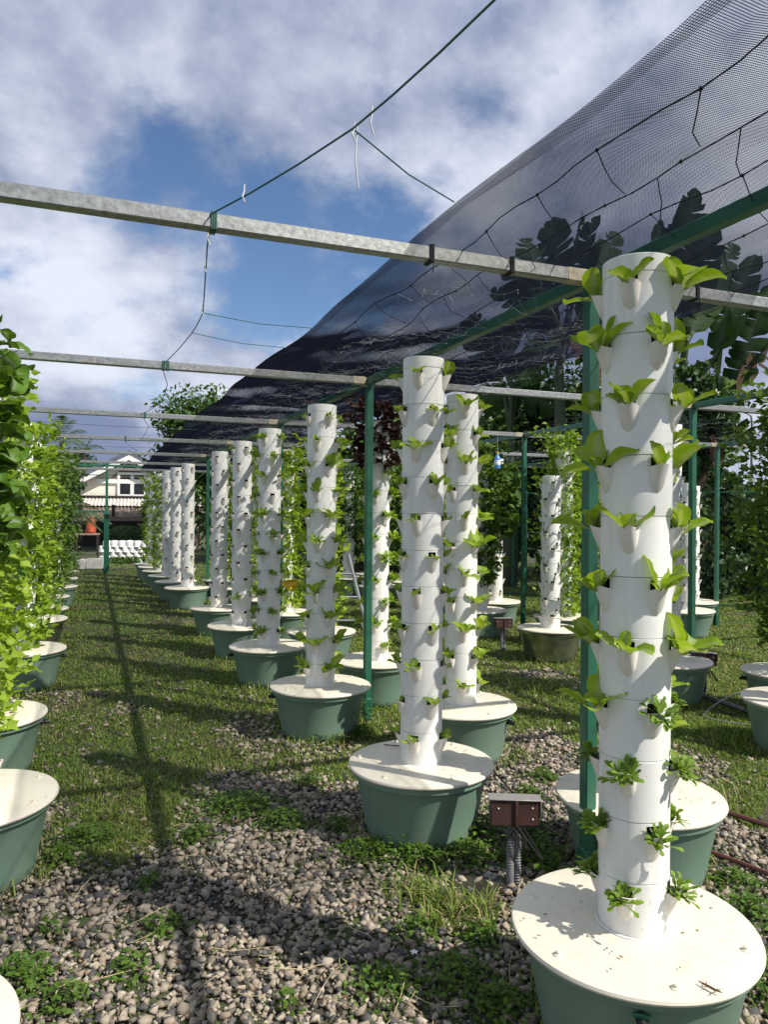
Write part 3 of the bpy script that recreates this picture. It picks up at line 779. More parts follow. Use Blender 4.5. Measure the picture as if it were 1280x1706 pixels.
# torn white bird netting hanging below the beams
def make_birdnet(name, x0, x1, y0, y1, z, label, keep=.62, dx=.085, dy=.05):
    nx, ny = int((x1-x0)/dx), int((y1-y0)/dy); P = {}
    for j in range(ny+1):
        for i in range(nx+1):
            x = x0+(i+.5*(j % 2))*dx + rng.normal(0, .014); y = y0+j*dy+rng.normal(0, .012)
            s = .05*math.sin(i*.5+j*.13)*math.sin(j*.21)
            P[i, j] = Vector((x, y, z+s-.03*rng.random()))
    m = MB(); w = .00065
    for (i, j), p in P.items():
        for q in ((i, j+1), (i+(1 if j % 2 else -1), j+1)):
            if q in P and rng.random() < keep*(.55+.9*vnoise(np.array([p.x]), np.array([p.y]), 33, 1.5)[0]):
                r = P[q]; mid = (p+r)/2-Vector((0, 0, .012*rng.random())); m.tube([p, mid, r], w, 3, cap=False)
    for k in range(40):
        p = P[rng.integers(0, nx), rng.integers(0, ny)]; L = rng.uniform(.02, .08)
        m.tube([p, p+Vector((rng.normal(0, .01), rng.normal(0, .01), -L*.5)), p+Vector((rng.normal(0, .015), rng.normal(0, .015), -L))], w*1.4, 3)
    tag(m.obj(name, 'net_twine'), label, 'netting')
make_birdnet('bird_netting', 1.25, 2.75, 2.6, 14, BZ-.045, 'torn white thread netting hanging under the shade cloth', .5)
make_birdnet('bird_netting', 4.2, 7.6, 5.2, 13, BZ-.06, 'tangled white thread netting over the rows on the far right', .5, .12, .09)
# zigzag cord over the aisle
def z_at(px, py, z=BZ+.01): return gp(px, py, z)
AC = [(1010, -180), (825, 0), (588, 215), (350, 358), (345, 415), (338, 522), (320, 555), (270, 608), (279, 640), (270, 668), (236, 690), (248, 710), (236, 730), (208, 735), (228, 750), (215, 760)]
root = empty('guide_twine', z_at(588, 215)); ro = root.location.copy(); tag(root, 'thin green cord zigzagging between the beams above the grass aisle', 'cord')
pts = [z_at(*q)-ro for q in AC]; m = MB(); fine = []
for a, b_ in zip(pts[:-1], pts[1:]):
    for t_ in (0, .33, .66): fine.append(a.lerp(b_, t_)+Vector((0, 0, -.05*t_*(1-t_)*(b_-a).length)))
fine.append(pts[-1]); m.tube(fine, .0028, 5); m.obj('strand', 'green_cord', root)
for (a, b_) in (((588, 215), (757, 337)), ((338, 522), (520, 547)), ((320, 555), (478, 580)), ((236, 730), (300, 733)), ((248, 710), (330, 716))):
    p0, p1 = z_at(*a)-ro, z_at(*b_)-ro; m = MB(); m.tube([p0, p0.lerp(p1, .5)-Vector((0, 0, .015)), p1], .0022, 5); m.obj('side_strand', 'green_cord', root)
for a, L in (((595, 222), .14), ((620, 190), .05), ((407, 318), .04), ((348, 385), .05), ((338, 515), .03), ((342, 440), .03), ((268, 660), .05), ((590, 216), .03)):
    p0 = z_at(*a)-ro; m = MB(); m.tube([p0+Vector((0, 0, .02)), p0, p0-Vector((.006, .004, L*.5)), p0-Vector((-.004, 0, L))], .0022, 4); m.obj('twine_end', 'white_twine', root)
for a in ((350, 370), (270, 608), (277, 608), (240, 691), (208, 730)):     # green twine wrapped round the beams
    yb = min(YB, key=lambda q: abs(q-z_at(*a).y)); x = z_at(*a).x; m = MB()
    for k in range(3): m.box((x+.007*k-ro.x, yb-ro.y, BZ-ro.z), (.0045, BW+.009, BW+.009))
    m.obj('twine_wrap', 'green_cord', root)
# black ties round the first beams
for x, y, L in ((1.16, YB[0], 'near its left hem'), (1.50, YB[0], 'midway to the green post'), (2.42, YB[0], 'right of the nearest tower')):
    m = MB()
    for k in range(2): m.box((.009*k-.004, 0, 0), (.006, BW+.012, BW+.012))
    m.tube([(0, -.03, -.02), (.004, -.032, -.05), (.0, -.03, -.075)], .002, 4)
    tag(m.obj('cord_tie', 'black_cord', None, (x, y, BZ)), 'black tie lashing the shade cloth to the first beam, '+L, 'tie', 'ties on the first beam')

# ------------------------------------------------------------------ placing the towers and their crops
GR = 'planter towers'
T = {}
tower('t1', ROW1[0], -12, 'nearest and largest white planter tower on a green tank with cream lid', GR, near=True)
tower('t2', ROW1[1], -17, 'second white planter tower of the front row, beside the socket post', GR, near=True, tilt=(0, .0))
tower('t3', ROW1[2], 28, 'third white planter tower of the front row, in front of the second green post', GR, near=True)
tower('t4', ROW1[3], -30, 'fourth white planter tower of the front row, with frilly lettuce seedlings', GR, near=True)
tower('u1', ROW2[0], 20, 'white planter tower hidden directly behind the nearest one', GR, near=True)
tower('u2', ROW2[1], 10, 'white planter tower just right of and behind the second front one', GR, near=True)
tower('u3', ROW2[2], 35, 'white planter tower behind the second green post, purple leaves on top', GR, near=True)
words = ['fifth', 'sixth', 'seventh', 'eighth', 'ninth', 'tenth', 'eleventh', 'twelfth']
for i, q in enumerate(ROW1[4:]): tower('r1_%d' % i, q, [25, -20, 38, 10, 30, 0, 20, 40][i], words[i]+' planter tower of the front row'+(', with mostly empty pockets' if i < 5 else ', far down the aisle'), GR)
words2 = ['fourth', 'fifth', 'sixth', 'seventh', 'eighth']
for i, q in enumerate(ROW2[3:]): tower('r2_%d' % i, q, 30*i, words2[i]+' planter tower of the row behind the front row', GR)
tower('r3_0', ROW3[0], 20, 'planter tower at the right picture edge nearest the camera, lid tip showing', GR)
tower('r3_1', ROW3[1], 20, 'planter tower seen past the nearest tower, right of its pipe', GR)
tower('r3_2', ROW3[2], 12, 'short white planter tower standing on a shiny metal tank', GR, rings=9, tank='tank_metal')
for i, q in enumerate(ROW3[3:]): tower('r3_%d' % (i+3), q, 15*i, ['first', 'second', 'third', 'fourth'][i]+' planter tower beyond the one on the metal tank', GR)
for i, q in enumerate(ROW4): tower('r4_%d' % i, q, 22*i, ['leafy planter tower cut off by the right picture edge', 'planter tower right behind the one on the metal tank', 'bushy planter tower left of the one on the metal tank', 'first tower behind the bushy one', 'second tower behind the bushy one', 'third tower behind the bushy one'][i], GR)
tower('r5_0', ROW5[0], 30, 'short bare white planter tower behind the thin green post at right', GR, rings=9)
tower('r5_1', ROW5[1], 0, 'far right planter tower hidden behind the nearest tower', GR, rings=9)
tower('r6_0', ROW6[0], 30, 'farthest right planter tower behind the short bare one', GR, rings=9)
wl = ['first', 'second', 'third', 'fourth', 'fifth', 'sixth', 'seventh', 'eighth', 'ninth', 'tenth']
for i, q in enumerate(ROWL): tower('l_%d' % i, q, 10*i, wl[i]+' planter tower of the leafy left row'+(', only its lid rim in view' if i == 0 else ''), GR, near=(i in (1, 2)), tank='tank_metal' if i == 4 else 'tank')

def crop(key, where, rule, noun):
    T = TOWERS[key]
    for k, ang, rel, p in pocket_slots(T):
        if abs(rel) > 128: continue
        r = rule(k, rel)
        if r is None: continue
        kind_, size = r; lab = '%s, %s ring, %s of %s' % (noun[kind_], ordw(k, T['rings']), side_word(rel), where); gpn = 'young plants on '+where
        if kind_ == 'pak': leafy_plant('pak_choi', lab, 'leaf vegetable', gpn, p, ang, PAK, random.choice((4, 5, 6, 6, 7)), size*random.choice((.8, 1, 1, 1.12)))
        elif kind_ == 'let': leafy_plant('lettuce', lab, 'lettuce', gpn, p, ang, LET, random.choice((5, 6)), size)
        elif kind_ == 'seed': tiny_plant('seedling', lab, 'seedling', gpn, p, ang, SEEDL, size)
        elif kind_ == 'sprout': tiny_plant('seedling', lab, 'seedling', gpn, p, ang, SPROUT, size)
        elif kind_ == 'frill': tiny_plant('lettuce', lab, 'lettuce', gpn, p, ang, FRILL, size)
        elif kind_ == 'thin': tiny_plant('seedling', lab, 'seedling', gpn, p, ang, THIN, size)
NOUN = dict(pak='green pak choi', let='pale lettuce', seed='fine-leaved seedlings', sprout='tiny sprout', frill='frilly lettuce', thin='thin-stemmed seedling')
U = random.uniform
crop('t1', 'the nearest tower', lambda k, rel: ('seed', U(.75, 1.0)) if k < 3 or (k == 3 and rel > 0) else ('pak', U(.98, 1.22)), NOUN)
crop('t2', 'the second front tower', lambda k, rel: ('pak', U(.6, .85)) if k >= 7 else (None if U(0, 1) < .02 else ('pak', U(.46, .66))), NOUN)
crop('t3', 'the third front tower', lambda k, rel: ('sprout', U(.7, 1)) if k >= 9 else ('pak', U(.9, 1.25)), NOUN)
crop('t4', 'the fourth front tower', lambda k, rel: None if U(0, 1) < .12 else ('frill', U(.55, .85)) , NOUN)
crop('u1', 'the tower behind the nearest', lambda k, rel: ('pak', U(.8, 1.0)) if abs(rel) > 40 else None, NOUN)
crop('u2', 'the tower behind the second', lambda k, rel: ('pak', U(.85, 1.1)), NOUN)
crop('u3', 'the purple-topped tower', lambda k, rel: None if k >= 9 else ('frill', U(.5, .85)), NOUN)
crop('r1_0', 'the fifth front tower', lambda k, rel: ('frill', U(.4, .7)) if U(0, 1) < .22 else None, NOUN)
crop('r3_2', 'the metal-tank tower', lambda k, rel: ('thin', U(.9, 1.3)), NOUN)
crop('r5_0', 'the short bare tower', lambda k, rel: ('thin', U(.6, 1.0)) if U(0, 1) < .5 else None, NOUN)
crop('r1_4', 'the ninth front tower', lambda k, rel: ('frill', U(.4, .7)) if U(0, 1) < .3 else None, NOUN)

# dense crops hiding their towers
def dense(key, label, mat, n, size, rad=(.12, .28), zr=(0.05, 1.0), shape='blade', meshes=None, nparts=0, aspect=.7, top=.12, bias=.35, gap=.0):
    T = TOWERS[key]; x, y = T['x'], T['y']; H = BASE_H+SEG*(T['rings']-1)+COLLAR
    root = empty('leafy_crop', (x, y, LID_Z)); tag(root, label, 'crop', 'dense crops on towers')
    for i in range(nparts):
        a = T['cam']+rng.uniform(-2.0, 2.0); z = H*rng.uniform(*zr); r0 = rng.uniform(.10, .17)
        link('leaf', meshes[i % len(meshes)], root, (r0*math.cos(a), r0*math.sin(a), z), (rng.normal(0, .5), -rng.uniform(-.25, 1.1), a+rng.normal(0, .7)), float(size*rng.uniform(.75, 1.2)))
    if n:
        a = rng.uniform(0, 6.28, n); ring = rng.integers(0, 11, n); z = H*(zr[0]+(zr[1]-zr[0])*(ring+rng.normal(.5, .28, n))/11)
        r = rad[0]+(rad[1]-rad[0])*rng.random(n)**1.3*(.6+.4*np.sin(ring*2.1+a*2))
        C = np.stack([r*np.cos(a), r*np.sin(a), z+(r-rad[0])*.35], 1)
        D = np.stack([np.cos(a), np.sin(a), np.full(n, bias)], 1)+rng.normal(0, .55, (n, 3)); N = rand_dirs(n)*.8+np.array([0, 0, .7])+np.stack([np.cos(a), np.sin(a), a*0], 1)*.3
        s = size*rng.uniform(.55, 1.25, n)
        V, F = diamonds(C, D, N, s, s*aspect, .18, .3)
        kind(link('foliage', np_mesh('foliage', V, F, mat, np.repeat(rng.random(n)*.9, 4)), root), 'stuff')
    return root
def lush_left():
    d = dense('l_1', 'broad-leaved lettuce above and pale lettuce below, crowding the left picture edge', 'leaf_light', 900, .055, (.10, .24), (.12, .5), meshes=LET, nparts=110); d.name = 'leafy_crop'
    T = TOWERS['l_1']; H = BASE_H+SEG*10+COLLAR
    for i in range(210):
        a = T['cam']+rng.uniform(-1.9, 2.0); z = H*rng.uniform(.50, .99); r0 = rng.uniform(.08, .15)
        link('leaf', BUT[i % 5], d, (r0*math.cos(a), r0*math.sin(a), z), (rng.normal(0, .5), -rng.uniform(-.3, 1.2), a+rng.normal(0, .7)), float(rng.uniform(.62, 1.0)))
lush_left()
def lush2(key, label, mat, n, size, **k): return dense(key, label, mat, n, size, **k)
d = lush2('l_2', 'pale yellow-green lettuce covering the third tower of the left row', 'leaf_light', 1700, .065, rad=(.10, .31), zr=(.0, 1.02))
for i in range(150):
    T_ = TOWERS['l_2']; a = T_['cam']+rng.uniform(-1.7, 2.2); z = 1.93*rng.uniform(.04, 1.0); r0 = rng.uniform(.09, .2)
    link('leaf', LET[i % 5], d, (r0*math.cos(a), r0*math.sin(a), z), (rng.normal(0, .5), -rng.uniform(-.4, 1.0), a+rng.normal(0, .7)), float(rng.uniform(.7, 1.1)))
lush2('l_3', 'bright lime leaves covering the fourth tower of the left row', 'leaf_lime', 2300, .075, rad=(.10, .32), zr=(.0, 1.0))
lush2('l_4', 'lime herb leaves covering the fifth tower of the left row', 'leaf_lime', 2600, .06, rad=(.10, .34), zr=(.02, .98))
lush2('l_5', 'fine olive herbs covering the sixth tower of the left row', 'leaf_olive', 3200, .055, rad=(.10, .36), zr=(.0, 1.0))
lush2('l_6', 'fine olive herbs covering the seventh tower of the left row', 'leaf_olive', 3200, .06, rad=(.10, .40), zr=(.0, 1.0))
lush2('l_7', 'bushy olive herbs covering the eighth tower of the left row', 'leaf_olive', 3000, .07, rad=(.10, .42), zr=(.0, 1.0))
lush2('l_8', 'dull green herbs covering the ninth tower of the left row', 'leaf_mid', 2600, .07, rad=(.10, .42), zr=(.0, 1.0))
lush2('l_9', 'dull green herbs covering the tenth tower of the left row', 'leaf_mid', 2600, .07, rad=(.10, .42), zr=(.0, 1.0))
lush2('r2_0', 'pale green lettuce covering the fourth tower of the second row', 'leaf_light', 2000, .07, rad=(.10, .29), zr=(.02, 1.0), meshes=None)
lush2('r2_1', 'pale green lettuce covering the fifth tower of the second row', 'leaf_light', 1900, .07, rad=(.10, .28), zr=(.02, 1.0))
lush2('r2_2', 'light lettuce on the sixth tower of the second row', 'leaf_light', 1600, .07, rad=(.10, .28), zr=(.02, 1.0))
lush2('r2_3', 'light lettuce on the seventh tower of the second row', 'leaf_lime', 1600, .075, rad=(.10, .28), zr=(.02, 1.0))
lush2('r2_4', 'light lettuce on the eighth tower of the second row', 'leaf_lime', 1600, .075, rad=(.10, .28), zr=(.02, 1.0))
lush2('r1_5', 'green lettuce covering the tenth tower of the front row', 'leaf_lime', 1500, .075, rad=(.10, .28), zr=(.02, .98))
lush2('r1_7', 'green lettuce covering the last tower of the front row', 'leaf_lime', 1200, .075, rad=(.10, .24), zr=(.02, .98))
d = dense('u3', 'dark purple basil crowning the tower behind the second green post', 'leaf_purple', 800, .075, (.08, .34), (.80, 1.08))
lush2('r3_3', 'bushy mid-green vines on the first tower beyond the metal tank', 'leaf_olive', 2600, .085, rad=(.10, .40), zr=(.15, 1.05))
lush2('r3_5', 'feathery dark herbs on the third tower beyond the metal tank', 'leaf_olive', 1600, .06, rad=(.10, .28), zr=(.2, 1.0))
lush2('r4_0', 'hanging dark vines covering the tower at the right picture edge', 'leaf_olive', 5200, .065, rad=(.10, .52), zr=(.08, 1.12))
lush2('r4_1', 'feathery green herbs on the tower behind the metal-tank one', 'leaf_lime', 3400, .06, rad=(.10, .42), zr=(.0, 1.12))
lush2('r4_2', 'dark broad squash leaves on the bushy tower left of the metal tank', 'leaf_mid', 1500, .13, rad=(.12, .46), zr=(.45, .95))
lush2('r4_3', 'light feathery herbs on the first tower behind the bushy one', 'leaf_lime', 2600, .05, rad=(.10, .42), zr=(.2, 1.12))
lush2('r4_4', 'green herbs on the second tower behind the bushy one', 'leaf_olive', 2000, .07, rad=(.10, .36), zr=(.1, 1.05))
lush2('r4_5', 'dark green herbs on the third tower behind the bushy one', 'leaf_mid', 2000, .07, rad=(.10, .40), zr=(.1, 1.05))
lush2('r5_1', 'feathery green plants on the far right hidden tower', 'leaf_lime', 2000, .07, rad=(.10, .5), zr=(.0, 1.1))
lush2('r3_4', 'leafy herbs on the second tower beyond the metal tank', 'leaf_olive', 2000, .07, rad=(.10, .34), zr=(.1, 1.05))
lush2('r3_6', 'leafy dark herbs on the fourth tower beyond the metal tank', 'leaf_mid', 1800, .07, rad=(.10, .34), zr=(.35, 1.05))

# ------------------------------------------------------------------ small things round the towers
def socket_post(px, py, label, rot, sc=1.0):
    p = gp(px, py); root = empty('socket_post', p, (0, 0, rot)); root.scale = (sc,)*3; tag(root, label, 'socket post', 'brown socket posts')
    for s in (-1, 1):
        m = MB(); pts = [(s*.016, .01*s, 0), (s*.015, .006*s, .12), (s*.013, 0, .27)]; m.tube(pts, .0145, 10)
        c = m.obj('conduit', 'conduit', root); m = MB()
        for k in range(22):
            z = .01+k*.0115; m.lathe([(.0146, -.003), (.0168, 0), (.0146, .003)], 10, c=(s*.0155, .006*s, z))
        m.obj('conduit_ribs', 'conduit', c)
    m = MB(); m.box((0, 0, .315), (.200, .060, .104), bev=.004); bx = m.obj('socket_box', 'brown_board', root)
    m = MB(); m.box((.004, -.034, .316), (.012, .010, .108), bev=.002); m.obj('ridge', 'brown_board', bx)
    m = MB(); m.box((0, -.002, .3705), (.214, .072, .005), Matrix.Rotation(.02, 3, 'Y'), bev=.002); m.box((.1035, -.002, .335), (.004, .066, .066), bev=.0015); m.obj('rain_cover', 'grey_plastic', bx)
    for sx, zz in ((-.068, .335), (.07, .337), (.071, .292)): m = MB(); m.lathe([(.0001, .003), (.0028, .0025), (.0036, 0)], 8); m.obj('screw', 'white_paint', bx, (sx, -.0305, zz), (R(90), 0, 0))
    for k, (sx, dz, L) in enumerate(((.05, -.09, .10), (-.04, -.06, .05), (.09, -.13, .04))):
        m = MB(); pts = []
        for i in range(13):
            t_ = i/12; pts.append((sx*math.sin(t_*3.14)+.02*(t_-.5)+(.02 if k == 2 else 0), -.035-.01*math.sin(t_*6), .262+dz*math.sin(t_*3.14)))
        m.tube(pts, .004, 6); m.obj('cable', 'black_rubber', root)
    return root
socket_post(856, 1478, 'brown socket box on ribbed grey conduits between the two nearest front tanks', R(-22))
socket_post(1172, 1160, 'small brown socket box beside the thin green post at right', R(-30))
socket_post(838, 1085, 'dark socket box standing in shade behind the second-row tower', R(-10))
# cables from tanks
def cable(label, pts, r=.004, mat='black_rubber', name='cable'):
    m = MB(); P = [Vector(q) for q in pts]; fine = []
    for i in range(len(P)-1):
        p0, p1, p2, p3 = P[max(i-1, 0)], P[i], P[i+1], P[min(i+2, len(P)-1)]
        for t_ in (0, .25, .5, .75):
            fine.append(.5*((2*p1)+(-p0+p2)*t_+(2*p0-5*p1+4*p2-p3)*t_*t_+(-p0+3*p1-3*p2+p3)*t_**3))
    fine.append(P[-1]); m.tube(fine, r, 6); return tag(m.obj(name, mat), label, 'cable' if 'pipe' not in name else 'pipe')
cable('black cable looping from the second front tank to the socket box', [(1.82, 3.15, .29), (1.90, 3.05, .16), (1.84, 2.98, .03), (1.80, 2.88, .14), (1.70, 2.78, .30)])
cable('black cable hanging down the tank behind the nearest tower', [(1.93, 2.40, .29), (1.90, 2.36, .20), (1.87, 2.42, .08), (1.80, 2.50, .02), (1.72, 2.6, .02)], .003)
cable('black cable arcing from the right-edge tank to the grass', [(4.72, 4.0, .28), (4.60, 4.05, .20), (4.50, 4.2, .04), (4.55, 4.4, .02)], .004)
cable('grey hose curling on the grass by the right-edge tank', [(4.75, 3.92, .24), (4.45, 4.05, .26), (4.25, 4.25, .06), (4.35, 4.1, .02), (4.62, 3.85, .02)], .006, 'conduit')
cable('grey pipe lying on the ground right of the thin green post', [gp(1152, 1158)+Vector((0, 0, .03)), gp(1210, 1178)+Vector((0, 0, .03)), gp(1290, 1205)+Vector((0, 0, .03)), gp(1420, 1245)+Vector((0, 0, .03))], .018, 'conduit', 'ground_pipe')
cable('upper maroon pipe on the gravel at right', [gp(1195, 1357)+Vector((0, 0, .03)), gp(1240, 1372)+Vector((0, 0, .03)), gp(1300, 1392)+Vector((0, 0, .03)), gp(1400, 1425)+Vector((0, 0, .03))], .012, 'maroon_pipe', 'ground_pipe')
cable('lower maroon pipe on the grass at right', [gp(1165, 1424)+Vector((0, 0, .03)), gp(1220, 1443)+Vector((0, 0, .03)), gp(1300, 1475)+Vector((0, 0, .03)), gp(1400, 1520)+Vector((0, 0, .03))], .010, 'maroon_pipe', 'ground_pipe')
# drain taps on the tanks
def tap(key, ang_rel, label):
    T = TOWERS[key]; a = T['cam']+R(ang_rel); c, s = math.cos(a), math.sin(a); z = .262
    root = empty('drain_tap', (T['x']+.305*c, T['y']+.305*s, z), (0, 0, a)); tag(root, label, 'tap', 'drain taps')
    m = MB(); m.tube([(0, 0, 0), (.03, 0, 0), (.05, 0, -.004)], [.017, .014, .012], 8); m.obj('spout', 'black_rubber', root)
    m = MB(); m.box((.028, 0, .018), (.012, .045, .012), bev=.003); m.tube([(.028, 0, 0), (.028, 0, .02)], .006, 6); m.obj('handle', 'green_paint', root)
tap('t1', 4, 'black tap on the front of the nearest tank'); tap('u2', 68, 'tap at the right of the tank behind the second front one')
tap('t3', -88, 'tap on the left of the third front tank'); tap('t4', -88, 'tap on the left of the fourth front tank')
tap('l_2', 88, 'tap on the right of the third left tank'); tap('l_3', 80, 'tap on the right of the fourth left tank'); tap('r4_0', -80, 'tap on the tank at the right picture edge')
# litter on the nearest lid: a forked dry twig, crumbs
tp = gp(1186, 1646, LID_Z+.008); m = MB()
q = lambda x, y: (tp.x+x, tp.y+y, LID_Z+.008)
m.tube([q(-.008, .035), q(-.004, .02), q(0, .008), q(.004, -.008), q(.012, -.022)], [.0012, .0028, .0034, .003, .001], 6)
m.tube([q(-.003, .017), q(.006, .022), q(.009, .028)], [.0016, .0012, .0006], 5); m.tube([q(0, .008), q(-.011, .010), q(-.014, .014)], [.0016, .0012, .0006], 5)
m.tube([q(.004, -.008), q(-.006, -.014), q(-.012, -.013)], [.0016, .0012, .0006], 5); m.tube([q(.004, -.008), q(.014, -.009), q(.018, -.014)], [.0016, .0012, .0006], 5)
tag(m.obj('dry_twig', 'brown_litter'), 'small forked brown dry twig lying on the nearest lid', 'twig')
m = MB(); P0 = gp(640, 1240, LID_Z+.006); m.tube([P0, P0+Vector((.06, -.05, .002)), P0+Vector((.11, -.10, 0))], [.003, .0028, .002], 5); tag(m.obj('dry_twig', 'brown_litter'), 'thin dry stick lying on the lid of the second front tank', 'twig')
def crumbs(key, n, seed):
    T = TOWERS[key]; r = np.random.default_rng(seed); m = MB()
    for _ in range(n):
        a = r.uniform(0, 6.28); rr = r.uniform(.13, .33); s = r.uniform(.002, .005)
        c = Vector((T['x']+rr*math.cos(a), T['y']+rr*math.sin(a), LID_Z+.006)); d = Vector((math.cos(a*7), math.sin(a*7), 0))*s*1.6; e = Vector((-d.y, d.x, 0))*.5
        m.add([c-d, c+e, c+d+Vector((0, 0, s*.4)), c-e], [(0, 1, 2), (0, 2, 3)])
    kind(m.obj('leaf_crumbs', 'brown_litter'), 'stuff')
for i, k in enumerate(('t1', 't2', 't3', 'u1', 'u2', 'l_1', 'l_2', 't4')): crumbs(k, 26, i)
# white blossoms in the weeds
for i, (px, py, lab) in enumerate(((690, 1613, 'tiny white flower in the shaded gravel near the bottom'), (812, 1345, 'tiny white flower in weeds beside the second front tank'), (770, 1380, 'tiny white flower low against the second front tank'))):
    p = gp(px, py) + Vector((0, 0, .0)); m = MB()
    root = empty('flower', p); tag(root, lab, 'flower', 'small white flowers')
    m.tube([(0, 0, 0), (.004, 0, .03), (0, 0, .055)], .001, 4); m.obj('stem', 'weed', root); m = MB()
    for k in range(5):
        a = k*1.257; c, s = math.cos(a), math.sin(a); m.add([(0, 0, .055), (.009*c-.005*s, .009*s+.005*c, .058), (.016*c, .016*s, .056), (.009*c+.005*s, .009*s-.005*c, .058)], [(0, 1, 2, 3)])
    m.obj('petals', 'petal', root)
# short aluminium ladder leaning among the rows, tray, hanging bottle
lp = gp(588, 1062); root = empty('step_ladder', lp, (0, 0, R(-20))); tag(root, 'aluminium ladder leaning behind the third front tower', 'ladder')
for s in (-1, 1):
    m = MB(); m.tube([(s*.2, 0, 0), (s*.15-.22, .28, 1.0)], .022, 4); m.obj('rail', 'aluminium', root)
for k in range(3):
    t_ = .2+.28*k; m = MB(); m.tube([(-.2-.0*t_-.17*t_, .28*t_, t_), (.2-.27*t_, .28*t_, t_)], .014, 6); m.obj('rung', 'aluminium', root)
yp = at(487, 975, 7.6); root = MB(); root.box((0, 0, 0), (.16, .16, .022), bev=.006); root.box((0, .075, .018), (.16, .012, .03), bev=.004); root.box((0, -.075, .018), (.16, .012, .03), bev=.004); root.box((.075, 0, .018), (.012, .135, .03), bev=.004); root.box((-.075, 0, .018), (.012, .135, .03), bev=.004)
tag(root.obj('tray', 'yellow_plastic', None, yp, (R(12), R(-8), .3)), 'yellow plastic tray resting among the lettuces behind the third post', 'tray')
bp = at(829, 770, 8.6); root = empty('hanging_bottle', bp); tag(root, 'blue and clear plastic bottle trap hanging from the netting', 'bottle')
m = MB(); m.lathe([(.001, -.075), (.034, -.075), (.036, -.07), (.036, .03), (.028, .06), (.013, .085), (.013, .10)], 16); m.obj('bottle_body', 'blue_plastic', root)
m = MB(); m.lathe([(.0362, -.03), (.0372, -.03), (.0372, .02), (.0362, .02)], 16); m.obj('wrapper', 'paper_white', root)
m = MB(); m.lathe([(.015, .098), (.016, .10), (.016, .12), (.001, .122)], 12); m.obj('cap', 'yellow_plastic', root)
m = MB(); m.tube([(0, 0, .12), (.004, 0, .3), (0, 0, BZ-bp.z-.03)], .0015, 4); m.obj('string', 'white_twine', root)

